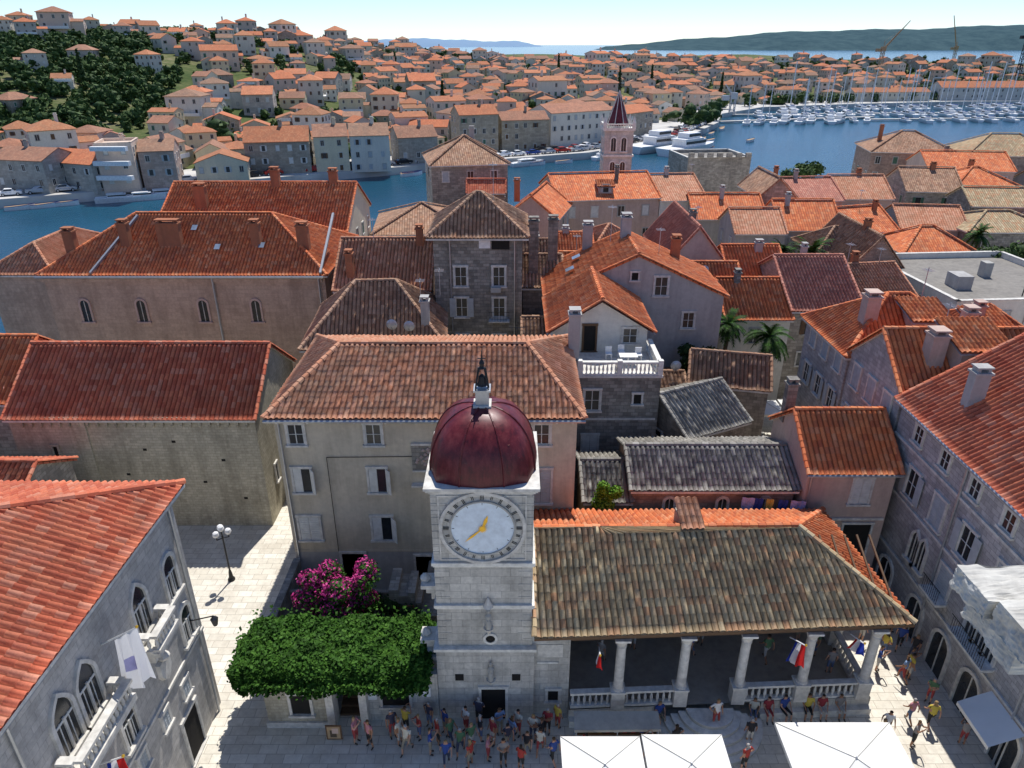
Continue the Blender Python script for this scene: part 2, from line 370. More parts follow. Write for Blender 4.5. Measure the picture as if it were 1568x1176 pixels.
# ---------------------------------------------------------------- openings
def win(mb,c,t,n,w=.9,h=1.3,st='plain',sh='shg',fr='trm',arch=0):
    """c = centre of opening on the wall plane"""
    c=V(c)-V((0,0,h/2)); O=mb.obox
    if arch:
        k=8
        fwid=.16
        def arc(ww,hh):
            pts=[(-ww/2,0)]
            zs=hh-ww*(.5 if arch==1 else .75)
            for i in range(k+1):
                a=math.pi*(1-i/k)
                if arch==1: pts.append((ww/2*math.cos(a),zs+ww/2*math.sin(a)))
                else:
                    x=ww/2*math.cos(a); pts.append((x,zs+ww*.75*(1-abs(x)/(ww/2))**.55))
            pts.append((ww/2,0)); return pts
        inn=arc(w,h); out=arc(w+2*fwid,h+fwid*1.2)
        P=lambda p,q:(c[0]+t[0]*p[0]+n[0]*q,c[1]+t[1]*p[0]+n[1]*q,c[2]+p[1])
        mb.face([P(p,.02) for p in inn][::-1] ,'gls')
        for i in range(len(inn)-1):
            mb.face([P(out[i],.11),P(out[i+1],.11),P(inn[i+1],.11),P(inn[i],.11)],fr)
            mb.face([P(inn[i],.11),P(inn[i+1],.11),P(inn[i+1],.015),P(inn[i],.015)],fr)
            mb.face([P(out[i+1],.11),P(out[i],.11),P(out[i],0),P(out[i+1],0)],fr)
        O(c,t,n,-w/2-.25,w/2+.25,0,.2,-.14,-.002,fr)
        if w>.8 and h<2.4:
            O(c,t,n,-.05,.05,.022,.08,0,h*.62,'trm')
            for s in(-1,1): O(c,t,n,s*w*.25-.02,s*w*.25+.02,.021,.04,0,h*.6,'shw')
            O(c,t,n,-w/2+.02,w/2-.02,.021,.045,h*.55,h*.59,'shw')
        else: O(c,t,n,-.025,.025,.022,.07,0,h*.95,'trm')
        return
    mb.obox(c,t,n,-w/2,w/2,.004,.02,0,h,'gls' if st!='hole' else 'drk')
    f=.13
    O(c,t,n,-w/2-f,-w/2,0,.09,-.02,h+.0,fr); O(c,t,n,w/2,w/2+f,0,.09,-.02,h+.0,fr)
    O(c,t,n,-w/2-f-.03,w/2+f+.03,0,.11,h,h+.15,fr); O(c,t,n,-w/2-f-.06,w/2+f+.06,0,.17,-.14,-.02,fr)
    if st in('plain','open'):
        O(c,t,n,-.025,.025,.02,.05,0,h,'shw')
        for z in (.0,h-.05): O(c,t,n,-w/2,w/2,.02,.055,z,z+.05,'shw')
        O(c,t,n,-w/2,w/2,.02,.045,h*.5-.015,h*.5+.015,'shw')
        for u in (-w/2,w/2-.05): O(c,t,n,u,u+.05,.02,.058,.05,h-.05,'shw')
    if st=='closed':
        O(c,t,n,-w/2+.01,-.01,.02,.07,.01,h-.01,sh); O(c,t,n,.01,w/2-.01,.02,.07,.01,h-.01,sh)
        k=int(h/.16)
        for i in range(k): O(c,t,n,-w/2+.07,-.06,.07,.085,.05+i*h/k,.05+i*h/k+.07,sh); O(c,t,n,.06,w/2-.07,.07,.085,.05+i*h/k,.05+i*h/k+.07,sh)
    if st=='half':
        O(c,t,n,-w/2+.01,-w*.02,.02,.07,.01,h-.01,sh)
        a=.9; tt=(t[0]*math.cos(a)+n[0]*math.sin(a),t[1]*math.cos(a)+n[1]*math.sin(a))
        o=V((c[0]+t[0]*w/2+n[0]*.06,c[1]+t[1]*w/2+n[1]*.06,c[2])); nn=(-tt[1],tt[0])
        O(o,tt,nn,0,w*.48,-.02,.02,.01,h-.01,sh)
    if st=='open':
        O(c,t,n,-w-.02,-w/2-.02,.10,.14,0,h,sh); O(c,t,n,w/2+.02,w+.02,.10,.14,0,h,sh)
def simplewin(mb,c,t,n,w,h,sh):
    c=V(c)
    f='trm' if random.random()<.6 else 'cnc'
    for a,b in ((-w/2-.12,-w/2),(w/2,w/2+.12)): mb.obox(c,t,n,a,b,0,.07,-h/2,h/2,f)
    mb.obox(c,t,n,-w/2-.14,w/2+.14,0,.09,h/2,h/2+.13,f); mb.obox(c,t,n,-w/2-.16,w/2+.16,0,.12,-h/2-.13,-h/2,f)
    r=random.random()
    if r<.5:
        mb.obox(c,t,n,-w/2,w/2,0,.01,-h/2,h/2,'gls')
        mb.obox(c,t,n,-.025,.025,.01,.03,-h/2,h/2,'shw')
    elif r<.8: mb.obox(c,t,n,-w/2,w/2,0,.05,-h/2,h/2,sh)
    else:
        mb.obox(c,t,n,-w/2,w/2,0,.01,-h/2,h/2,'gls')
        mb.obox(c,t,n,-w,-w/2,.075,.11,-h/2,h/2,sh); mb.obox(c,t,n,w/2,w,.075,.11,-h/2,h/2,sh)
def chimney(mb,x,y,z0,z1,w=.7,d=.7,mat='chim'):
    mb.box(x-w/2,x+w/2,y-d/2,y+d/2,z0,z1,mat)
    mb.box(x-w/2-.08,x+w/2+.08,y-d/2-.08,y+d/2+.08,z1,z1+.12,mat)
    for i in (-1,1): mb.box(x+i*w/3-.08,x+i*w/3+.08,y-.1-d/4,y+d/4+.1,z1+.12,z1+.34,mat)
    mb.box(x-w/2-.02,x+w/2+.02,y-d/2-.02,y+d/2+.02,z1+.34,z1+.42,mat)
RECTS=[(-45,-16,49,60),(17,30.5,50.6,57.3)]
def house(name,x0,y0,x1,y1,d,ze,rise,kind='gx',wall='mas',roof='org',geo=False,base=0,over=.35,hip=None,autow=True,chims=(),rough=.02,sh=None,reg=True,mb=None,far=False,extra=None,caps=True):
    own=mb is None
    if own: mb=MB()
    p0=V((x0,y0,0));p1=V((x1,y1,0));L=(p1-p0).length;t=(p1-p0)/L;bk=V((-t.y,t.x,0))
    p2=p1+bk*d;p3=p0+bk*d
    if reg: RECTS.append((min(p.x for p in(p0,p1,p2,p3)),max(p.x for p in(p0,p1,p2,p3)),min(p.y for p in(p0,p1,p2,p3)),max(p.y for p in(p0,p1,p2,p3))))
    Z=lambda p,z:V((p.x,p.y,z))
    hx=kind[1]=='x' if kind!='flat' else True; hp=kind[0]=='h'
    span=d if hx else L; slope=rise/(span/2) if kind!='flat' else 0
    h=(hip if hip is not None else min(span/2,(L if hx else d)/2-.05)) if hp else 0
    if kind=='flat':
        for a,b in((p0,p1),(p1,p2),(p2,p3),(p3,p0)): mb.face([Z(a,base),Z(b,base),Z(b,ze),Z(a,ze)],wall)
        mb.face([Z(p,ze-.5) for p in(p0,p1,p2,p3)],roof)
        for a,b in((p0,p1),(p1,p2),(p2,p3),(p3,p0)):
            dd=(b-a).normalized(); nn=V((dd.y,-dd.x,0))
            mb.obox(Z(a,0),dd,nn,-.05,(b-a).length+.05,-.35,.05,ze+.003,ze+.12,'trm' if not far else wall)
            mb.face([Z(b-nn*.35,ze-.5),Z(a-nn*.35,ze-.5),Z(a-nn*.35,ze),Z(b-nn*.35,ze)],wall)
        polys=[]
    else:
        if hx:
            r0=(p0+p3)/2+t*h;r1=(p1+p2)/2-t*h
            go=over if hp else .15
            e=[p0-bk*over-t*go,p1-bk*over+t*go,p2+bk*over+t*go,p3+bk*over-t*go]
            if not hp: r0=r0-t*go;r1=r1+t*go
            quad=[(0,1,'r1','r0'),(2,3,'r0','r1')]; tri=[(1,2,'r1'),(3,0,'r0')]
        else:
            r0=(p0+p1)/2+bk*h;r1=(p3+p2)/2-bk*h
            go=over if hp else .15
            e=[p0-bk*go-t*over,p1-bk*go+t*over,p2+bk*go+t*over,p3+bk*go-t*over]
            if not hp: r0=r0-bk*go;r1=r1+bk*go
            quad=[(3,0,'r0','r1'),(1,2,'r1','r0')]; tri=[(0,1,'r0'),(2,3,'r1')]
        zl=ze-over*slope
        E=[Z(q,zl) for q in e]; Rr={'r0':Z(r0,ze+rise),'r1':Z(r1,ze+rise)}
        polys=[[E[a],E[b],Rr[c],Rr[dd]] for a,b,c,dd in quad]
        if hp: polys+=[[E[a],E[b],Rr[c]] for a,b,c in tri]
        dn=V((0,0,-.14))
        rm=('t_' if geo else 'b_')+roof if not far else roof
        for pl in polys:
            mb.face(pl,rm,us=(1/TW,1/TL)); mb.face([q+dn for q in pl][::-1],'trm' if not far else wall)
            mb.face([pl[0]+dn,pl[1]+dn,pl[1],pl[0]],'trm' if not far else rm)
        if not hp:
            for pl in polys:
                mb.face([pl[1]+dn,pl[2]+dn,pl[2],pl[1]],rm,us=(2,2)); mb.face([pl[3]+dn,pl[0]+dn,pl[0],pl[3]],rm,us=(2,2))
        if not far and caps:
            u=V((0,0,.09))
            mb.cap(Rr['r0']+u,Rr['r1']+u,rm)
            if hp:
                for a,b,c in tri: mb.cap(E[a]+u,Rr[c]+u,rm); mb.cap(E[b]+u,Rr[c]+u,rm)
            else:
                for pl in polys: mb.cap(pl[1]+u*.6,pl[2]+u*.6,rm,.11); mb.cap(pl[0]+u*.6,pl[3]+u*.6,rm,.11)
        for i,(a,b) in enumerate(((p0,p1),(p1,p2),(p2,p3),(p3,p0))):
            gable=(not hp) and ((hx and i in(1,3)) or ((not hx) and i in(0,2)))
            if gable:
                m_=(a+b)/2; mb.face([Z(a,base),Z(b,base),Z(b,ze-.01),Z(m_,ze+rise-.03),Z(a,ze-.01)],wall)
            else: mb.face([Z(a,base),Z(b,base),Z(b,ze-.005),Z(a,ze-.005)],wall)
    shm=sh or random.choice(['shg','shw','shn','shg','shb'])
    if autow:
        for i,(a,b) in enumerate(((p0,p1),(p1,p2),(p2,p3),(p3,p0))):
            if i==2 and not far: continue
            Lw=(b-a).length; dd=(b-a).normalized(); nn=V((dd.y,-dd.x,0))
            k=max(1,int((Lw-.6)/2.7)); z=ze-1.7
            while z>base+1.0:
                for j in range(k):
                    if random.random()<.16: continue
                    q=a+dd*(Lw*(j+.5)/k+random.uniform(-.2,.2)); simplewin(mb,(q.x,q.y,z),dd,nn,.8,1.25,shm)
                z-=3.0
    for c in chims: chimney(mb,*c)
    if extra: extra(mb)
    if own:
        root=empty(name)
        mb.build('walls_and_openings',root)
        if geo and polys: tiles_obj(polys,'t_'+roof,root,rough)
        return root
    return polys

# ================================================================= NEAR BUILDINGS
T=(1,0);NF=(0,-1)
def clock_tower():
    root=empty('clock_tower'); mb=MB()
    x0,x1,y0,y1=-3.4,.9,24.6,28.9; cx=(x0+x1)/2; cy=(y0+y1)/2
    mb.box(x0,x1,y0,y1,0,13.2,'tow')
    mb.box(x0-.14,x1+.14,y0-.14,y0-.001,0,4.5,'tow')
    for z,q in ((4.5,.24),(7.05,.12),(9.45,.12)):
        mb.box(x0-q,x1+q,y0-q,y1+q,z,z+.16,'wtrim'); mb.box(x0-q*.5,x1+q*.5,y0-q*.5,y1+q*.5,z-.10,z-.002,'wtrim')
    for z,q,h in ((13.2,.08,.12),(13.32,.18,.12),(13.44,.26,.12)):
        mb.box(x0-q,x1+q,y0-q,y1+q,z,z+h,'trm')
    for i in range(24):
        z=4.8+i*.36
        if any(abs(z+.15-k)<.3 for k in (7.05,9.45)) or z>13: continue
        w=.62 if i%2 else .38
        for a,b in ((x0-.015,x0+w),(x1-w,x1+.015)): mb.box(a,b,y0-.02,y0+.2,z,z+.33,'tow')
    cz=11.45; c=V((cx,y0,cz))
    def disc(r,off,mat,k=48,th=.05):
        A=[V((cx+r*math.cos(a),y0-off,cz+r*math.sin(a))) for a in [2*math.pi*i/k for i in range(k)]]
        mb.face(A,mat)
        for i in range(k):
            j=(i+1)%k; mb.face([A[i],A[j],A[j]+V((0,th,0)),A[i]+V((0,th,0))],mat)
    def ring(r0,r1,off,th,mat,k=48):
        for i in range(k):
            a=2*math.pi*i/k;b=2*math.pi*(i+1)/k
            Q=lambda r,w,o:V((cx+r*math.cos(w),y0-o,cz+r*math.sin(w)))
            mb.face([Q(r0,a,off),Q(r1,a,off),Q(r1,b,off),Q(r0,b,off)],mat)
            mb.face([Q(r1,a,off),Q(r1,a,off-th),Q(r1,b,off-th),Q(r1,b,off)],mat)
            mb.face([Q(r0,a,off-th),Q(r0,a,off),Q(r0,b,off),Q(r0,b,off-th)],mat)
    disc(1.76,.04,'tow'); ring(1.72,1.86,.14,.14,'trm'); ring(1.34,1.41,.13,.12,'cnc'); disc(1.35,.07,'dial')
    for i in range(24):
        a=math.pi/2-2*math.pi*i/24; d=V((math.cos(a),0,math.sin(a))); s=V((-d.z,0,d.x))
        m=c+d*1.56+V((0,-.05,0)); hl=.09 if i%2 else .12
        for k in ((-.06,.0,.06) if i%3==0 else (-.03,.035)):
            p=m+s*k; mb.strut(p-d*hl,p+d*hl,.018,'blk')
    for i in range(12):
        a=2*math.pi*i/12; d=V((math.cos(a),0,math.sin(a))); mb.strut(c+d*1.2+V((0,-.075,0)),c+d*1.3+V((0,-.075,0)),.012,'blk')
    def hand(deg,L,w):
        a=math.radians(deg); d=V((math.sin(a),0,math.cos(a))); s=V((d.z,0,-d.x)); o=c+V((0,-.11,0))
        mb.face([o-s*w*.5,o+d*L*.6-s*w,o+d*L,o+d*L*.6+s*w,o+s*w*.5],'gold')
        mb.face([o-s*w*.5+V((0,-.02,0)),o-d*L*.3,o+s*w*.5+V((0,-.02,0))],'gold')
    hand(228,1.05,.05); hand(19,.72,.08)
    k=16;P=[]
    for i in range(k*2):
        r=.22 if i%2==0 else .11; a=math.pi*i/k; P.append(V((cx+r*math.cos(a),y0-.13,cz+r*math.sin(a))))
    mb.face(P,'gold')
    for a,b,z_,zz in ((x0+.28,x1-.28,9.72,9.78),(x0+.28,x1-.28,13.02,13.08)): mb.box(a,b,y0-.05,y0,z_,zz,'trm')
    for a in (x0+.28,x1-.34): mb.box(a,a+.06,y0-.05,y0-.001,9.78,13.02,'trm')
    def statue(x,z,s=1.0):
        mb.lathe((x,y0-.28,z),[(.0,0),(.13*s,.02),(.15*s,.3*s),(.11*s,.55*s),(.14*s,.8*s),(.05*s,.92*s),(.08*s,1.0*s),(.085*s,1.08*s),(.04*s,1.16*s)],8,'cnc')
        for sx in(-1,1): mb.strut((x+sx*.13*s,y0-.28,z+.78*s),(x+sx*.05*s,y0-.42,z+.55*s),.04*s,'cnc',5,.03*s)
        mb.lathe((x,y0-.2,z-.42),[(.02,0),(.12,.2),(.22,.38),(.24,.42)],10,'trm')
    statue(cx+.18,6.0,1.0); statue(cx+.25,2.75,1.0)
    mb.lathe((cx+.18,y0-.2,7.25),[(.24,0),(.16,.15),(.03,.5)],8,'trm')
    for i in range(20):
        a=2*math.pi*i/20;b=2*math.pi*(i+1)/20;Q=lambda r,w,o:V((cx+.25+r*math.cos(w),y0-o,5.15+r*math.sin(w)))
        mb.face([Q(.22,a,.08),Q(.34,a,.08),Q(.34,b,.08),Q(.22,b,.08)],'wtrim'); mb.face([Q(.34,a,.08),Q(.34,a,0),Q(.34,b,0),Q(.34,b,.08)],'wtrim')
        mb.face([Q(0,a,.02),Q(.22,a,.02),Q(.22,b,.02)],'drk')
    win(mb,(cx+.35,y0-.14,1.05),T,NF,1.15,2.1,'hole',fr='wtrim')
    mb.box(x0+.7,x0+1.1,y0-.17,y0-.141,2.6,3.0,'drk'); mb.box(x1-.9,x1-.5,y0-.17,y0-.141,2.6,3.0,'drk')
    for z,w in ((4.3,.95),(7.6,.75),(3.2,.7)):
        mb.box(x0-w,x0-.001,y0+.5,y0+1.4,z,z+.2,'trm'); mb.box(x0-w*.7,x0-.002,y0+.6,y0+1.3,z-.3,z-.003,'trm'); mb.box(x0-w*.4,x0-.002,y0+.65,y0+1.25,z-.7,z-.303,'trm')
        mb.lathe((x0-w*.75,y0+.95,z+.2),[(.22,0),(.26,.15),(.12,.3),(.02,.36)],8,'trm')
    mb.build('stone_shaft',root)
    dm=MB(); prof=[]
    for i in range(13):
        a=i/12*math.pi/2*.96; prof.append((2.42*math.cos(a)**.82,2.7*math.sin(a)))
    def pt(r,ang,z):
        q=max(abs(math.cos(ang)),abs(math.sin(ang))); rr=r*(.62+.38/q*.92)
        return V((cx+rr*math.cos(ang),cy+rr*math.sin(ang),13.56+z))
    seg=16
    for (r,z),(r2,z2) in zip(prof,prof[1:]):
        for i in range(seg):
            a=2*math.pi*i/seg+math.pi/8;b=a+2*math.pi/seg; dm.face([pt(r,a,z),pt(r,b,z),pt(r2,b,z2),pt(r2,a,z2)],'dome')
    me=dm.mesh('red_dome')
    bm=bmesh.new(); bm.from_mesh(me); bmesh.ops.remove_doubles(bm,verts=bm.verts,dist=.001); bm.to_mesh(me); bm.free(); me.shade_smooth()
    o=bpy.data.objects.new('red_dome',me); scene.collection.objects.link(o); o.parent=root
    mb=MB()
    for i in range(8):
        a=2*math.pi*i/8+math.pi/8
        for (r,z),(r2,z2) in zip(prof,prof[1:]): mb.strut(pt(r+.01,a,z),pt(r2+.01,a,z2),.045,'dome',5)
    mb.box(cx+.75,cx+1.15,cy-1.72,cy-1.5,14.9,15.25,'dome')
    mb.build('dome_ribs',root)
    mb=MB(); tz=16.2
    mb.box(cx-.38,cx+.38,cy-.38,cy+.38,tz-.1,tz+.12,'trm'); mb.box(cx-.28,cx+.28,cy-.28,cy+.28,tz+.12,tz+.75,'mtl'); mb.box(cx-.36,cx+.36,cy-.36,cy+.36,tz+.75,tz+.83,'mtl')
    for sx in(-1,1):
        mb.strut((cx+sx*.27,cy,tz+.83),(cx+sx*.14,cy,tz+1.75),.05,'irn'); mb.strut((cx+sx*.27,cy-.25,tz+.83),(cx+sx*.1,cy,tz+1.7),.035,'irn')
    mb.lathe((cx,cy,tz+.95),[(.24,0),(.19,.1),(.14,.4),(.03,.5)],10,'irn')
    mb.lathe((cx,cy,tz+1.7),[(.15,0),(.08,.1),(.12,.25),(.04,.4),(.03,.6)],8,'irn')
    mb.strut((cx-.17,cy,tz+2.15),(cx+.17,cy,tz+2.15),.025,'irn'); mb.strut((cx,cy,tz+2.0),(cx,cy,tz+2.5),.025,'irn')
    mb.build('bell_finial',root)
    mb=MB(); mb.box(.92,2.75,24.75,25.4,0,5.2,'tow'); mb.box(.9,2.85,24.6,25.4,5.2,5.34,'wtrim')
    mb.box(1.2,2.2,24.70,24.748,3.4,3.5,'wtrim'); win(mb,(2.0,24.75,1.3),T,NF,.5,.7,'hole')
    mb.box(1.2,2.4,24.72,24.747,3.8,4.6,'trm')
    mb.build('link_wall',root)
    RECTS.append((x0-1,x1+2,y0,y1))
clock_tower()

def balustrade(mb,a,b,z,h=1.0,mat='trm',step=.28):
    a=V((a[0],a[1],0));b=V((b[0],b[1],0));L=(b-a).length;t=(b-a)/L;n=V((t.y,-t.x,0))
    o=V((a.x,a.y,0))
    mb.obox(o,t,n,0,L,-.14,.14,z,z+.14,mat); mb.obox(o,t,n,0,L,-.15,.15,z+h-.13,z+h,mat)
    k=max(1,int(L/step))
    for i in range(k):
        p=a+t*(L*(i+.5)/k); hh=h-.27
        mb.lathe((p.x,p.y,z+.14),[(.07,0),(.045,hh*.1),(.085,hh*.35),(.04,hh*.75),(.07,hh)],6,mat)
def loggia():
    root=empty('town_loggia'); mb=MB()
    fy=lambda x:24.4+.047*(x-2.75)
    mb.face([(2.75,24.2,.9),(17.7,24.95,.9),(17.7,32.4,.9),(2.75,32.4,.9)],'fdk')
    a=V((2.75,24.2,0));b=V((17.7,24.93,0));t=(b-a).normalized();n=V((t.y,-t.x,0));Lw=(b-a).length
    mb.obox(a,t,n,0,4.2,-.3,.0,0,.9,'tow'); mb.obox(a,t,n,9.5,Lw,-.3,.0,0,.9,'tow')
    mb.obox(a,t,n,0,4.3,.0,.3,0,.42,'trm'); mb.obox(a,t,n,9.4,Lw,.0,.3,0,.42,'trm')
    mb.face([(17.7,24.9,0),(17.7,32.4,0),(17.7,32.4,.9),(17.7,24.9,.9)],'tow')
    mb.box(2.75,18,32.4,32.8,0,5.8,'mas'); mb.box(2.35,2.75,25.4,32.4,0,5.8,'mas')
    mb.box(7,7.9,32.2,32.4,1.5,4.2,'trm'); mb.box(11.5,12.8,32.25,32.4,1.2,3.6,'trm')
    mb.box(4,6.6,31.2,32,.9,1.5,'trm'); mb.box(4.5,6.1,31.3,31.9,1.5,1.9,'trm'); mb.box(10.5,12.5,31.5,32.1,.9,1.6,'cnc')
    cols=[5.1,8.15,11.0,14.1,17.2]
    def col(x,y):
        mb.box(x-.32,x+.32,y-.3,y+.3,.903,1.95,'trm'); mb.box(x-.36,x+.36,y-.34,y+.34,1.95,2.05,'wtrim')
        mb.lathe((x,y,2.05),[(.30,0),(.30,.06),(.24,.14),(.235,.2),(.215,2.7),(.25,2.75),(.22,2.82),(.27,3.0),(.36,3.22)],16,'trm')
        mb.box(x-.36,x+.36,y-.36,y+.36,5.27,5.38,'wtrim')
    for x in cols: col(x,fy(x))
    col(17.25,28.6)
    for i,(p,q) in enumerate(((2.8,4.78),(5.42,7.83),(11.32,13.78),(14.42,16.88))): balustrade(mb,(p,fy(p)),(q,fy(q)),.903,mat='wtrim')
    balustrade(mb,(17.25,25.5),(17.25,28.3),.903); balustrade(mb,(17.25,28.95),(17.25,32.3),.903)
    mb.obox(V((2.7,24.4,0)),t,n,0,14.9,-.2,.2,5.38,5.75,'shb')
    mb.box(17.05,17.45,25.1,32.4,5.38,5.75,'shb')
    for i in range(26): 
        x=2.2+i*.63; mb.strut((x,23.95+.047*(x-2.75),5.78),(x,28.9,7.75),.06,'shb')
    for i in range(5):
        r=1.15+.36*i; z1=.9-.18*i; z0=z1-.18
        P=[V((9.6+r*math.cos(a),24.3-r*math.sin(a)*.95,0)) for a in [math.pi*j/24 for j in range(25)]]
        zz=V((0,0,z1)); mb.face([p+zz for p in P][::-1],'wtrim')
        for p,q in zip(P,P[1:]): mb.face([p+zz,q+zz,q+V((0,0,z0)),p+V((0,0,z0))],'cnc')
    e0,e1,e2,e3=V((1.0,23.75,5.95)),V((18.5,24.6,5.95)),V((17.7,33.4,5.95)),V((1.0,33.4,5.95))
    r0,r1=V((1.1,28.9,8.05)),V((14.4,29.1,8.05))
    polys=[[e0,e1,r1,r0],[e2,e3,r0,r1]]; hipp=[[e1,e2,r1]]
    for pl in polys+hipp:
        mb.face(pl,'t_old',us=(1/TW,1/TL)); mb.face([q-V((0,0,.14)) for q in pl][::-1],'shb'); mb.face([pl[0]-V((0,0,.14)),pl[1]-V((0,0,.14)),pl[1],pl[0]],'shb')
    mb.face([(1.0,23.9,5.8),(1.1,28.9,7.9),(1.0,33.3,5.8)],'tow')
    u=V((0,0,.12)); mb.cap(r0+u,r1+u,'t_org',.15); mb.cap(e1+u,r1+u,'t_old',.14); mb.cap(e2+u,r1+u,'t_org',.15); mb.cap(e0+u,r0+u,'t_old',.13)
    mb.box(8.5,9.5,28.9,30.6,7.2,8.2,'mas')
    mb.build('structure',root)
    tiles_obj([polys[0]],'t_old',root,.03); tiles_obj([polys[1],hipp[0]],'t_org',root,.02); tiles_obj([[V((8.4,28.6,8.25)),V((9.6,28.6,8.25)),V((9.6,30.7,8.7)),V((8.4,30.7,8.7))]],'t_mix',root,.03)
    RECTS.append((1,18.5,23.7,33.4))
loggia()

def palace():
    TE=(0,1);NE=(1,0)
    def ex(mb):
        X=-14.7
        G=lambda y,z,w,h,ar: win(mb,(X,y,z),TE,NE,w,h,'plain',fr='trm',arch=ar)
        for y in (21.4,17.6,16.2,12.5): G(y,9.9,1.0,2.3,2)
        G(23.9,9.4,.9,2.0,1)
        for y in (24.2,18.9,16.2): G(y,6.5,.85,1.8,1)
        for y,z in ((22.9,3.9),(21.0,4.2),(19,4.3)): win(mb,(X,y,z),TE,NE,.5,.8,'closed')
        win(mb,(X,22.6,1.4),TE,NE,1.3,2.6,'hole'); win(mb,(X,18.5,1.4),TE,NE,1.3,2.6,'hole')
        for a,b in ((20.5,22.3),(15.2,18.6)):
            mb.box(X,X+.9,a,b,8.25,8.45,'trm')
            for y in (a+.2,(a+b)/2,b-.2): mb.box(X,X+.6,y-.1,y+.1,7.85,8.247,'trm')
            balustrade(mb,(X+.8,a+.05),(X+.8,b-.05),8.453,.85,'trm',.22)
            for y in(a+.1,b-.1): balustrade(mb,(X+.1,y),(X+.66,y),8.456,.84,'trm',.22)
        P=[(0,.5),(.42,.5),(.42,-.1),(.25,-.4),(0,-.6),(-.25,-.4),(-.42,-.1),(-.42,.5)]
        mb.face([(X+.16,21.8+a,6.3+b) for a,b in P],'trm')
        for (a,b),(c,d) in zip(P,P[1:]+P[:1]): mb.face([(X+.16,21.8+a,6.3+b),(X+.16,21.8+c,6.3+d),(X,21.8+c*1.1,6.3+d*1.1),(X,21.8+a*1.1,6.3+b*1.1)],'trm')
        mb.lathe((X+.15,21.8,6.85),[(.2,0),(.28,.15),(.1,.35),(.02,.4)],8,'trm')
        mb.strut((X+.32,7,12.52),(X+.32,25.5,12.52),.09,'mtl',6)
        for i in range(2): mb.strut((X+.1,[24.9,14.2][i],0),(X+.1,[24.9,14.2][i],12.6),.06,'mtl',6)
        mb.box(X,X+.08,7,25.38,5.0,5.14,'trm'); mb.box(X,X+.12,7,25.38,12.2,12.45,'trm')
    house('limestone_palace',-32,7,-14.7,7,18.4,13,3.6,'hy',wall='pal',roof='red',geo=True,autow=False,over=.5,extra=ex,rough=.012)
palace()

def chex(mb):
    Y=40
    x=-32.0
    while x<-17:
        mb.box(x+.52,x+.68,Y-.16,Y-.001,7.95,8.35,'chp'); mb.lathe((x+.6,Y-.1,7.75),[(.02,0),(.1,.2)],6,'chp')
        x+=.6
    mb.box(-32.3,-16.7,Y-.18,Y-.001,8.35,8.55,'chp')
    mb.box(-28.2,-27.4,Y-.12,Y-.001,0,8.3,'chp')
    win(mb,(-29.8,Y,5.6),T,NF,.28,1.5,'hole',fr='chp')
    for x,z in ((-24,6),(-20.5,3.5),(-30,4),(-22,6.6),(-19,5.2),(-25.5,4.1),(-18,2.2)): mb.box(x-.12,x+.12,Y-.02,Y-.001,z,z+.16,'drk')
    win(mb,(-16.5,42.2,3.0),(0,1),(1,0),.35,1.3,'hole'); win(mb,(-16.5,44.4,1.3),(0,1),(1,0),1.1,2.4,'hole')
house('romanesque_chapel',-32.3,40,-16.5,40,8.8,8.6,3.1,'gx',wall='chp',roof='red',geo=True,autow=False,over=.3,extra=chex,rough=.012)
house('stone_house',-44,41.5,-32.8,41.5,8,9.0,2.8,'gx',wall='mas',roof='org',geo=True,autow=False)
house('stone_house',-38,32,-27.6,32,6,6.6,1.6,'gx',wall='mas',roof='red',geo=True,autow=False)
def lgx(mb):
    for x in (-38,-33,-27.5,-22.8): win(mb,(x,60,8.5),T,NF,.75,2.0,arch=1,fr='pkp')
    mb.box(-41.2,-16.6,59.82,59.998,11.2,11.5,'gar')
    mb.strut((-26.2,59.85,0),(-26.2,59.85,11.8),.09,'mtl',6); mb.strut((-16.9,59.8,0),(-16.9,59.8,11.8),.09,'mtl',6)
    mb.strut((-41.3,59.35,11.8),(-16.3,59.35,11.8),.12,'mtl',6)
    for a,b in (((-36.6,59.7,12.05),(-34.6,65.9,15.7)),((-16.6,59.6,12.1),(-16.6,66.3,15.8))): mb.strut(a,b,.14,'mtl',4)
    for x,y,z in ((-26.3,62.4,13.5),(-22.4,62.6,13.6),(-29,64.6,14.7)):
        mb.face([(x-.25,y-.3,z+.04),(x+.25,y-.3,z+.04),(x+.25,y+.3,z+.36),(x-.25,y+.3,z+.36)],'skl')
house('long_palace_house',-41,60,-16.4,60,13,12,3.7,'hx',wall='gar',roof='org',geo=True,autow=False,hip=6,extra=lgx,rough=.012,
  chims=[(-34.6,63,13.3,15.6,.8,.7),(-30.6,63,13.3,15.6,2.0,.7),(-22.9,63,13.3,15.6,.8,.7),(-18.7,63,13.3,15.4,1.0,.7),(-39.3,62.5,12.6,15.0,.9,.7)])
house('stone_house',-47,61.5,-41.05,61.5,12,11.6,1.8,'hy',wall='gar',roof='mix',geo=True,autow=False)
house('cream_house',-37,73.4,-17.2,73.4,13,12.6,3.6,'gx',wall='crm',roof='org',geo=True,autow=True,sh='shn',
  chims=[(-33,76.5,14,16.4,1.2,.8),(-25.8,79.5,15.6,17.6,.9,.7),(-19.6,80,15.6,17.4,.9,.7)])
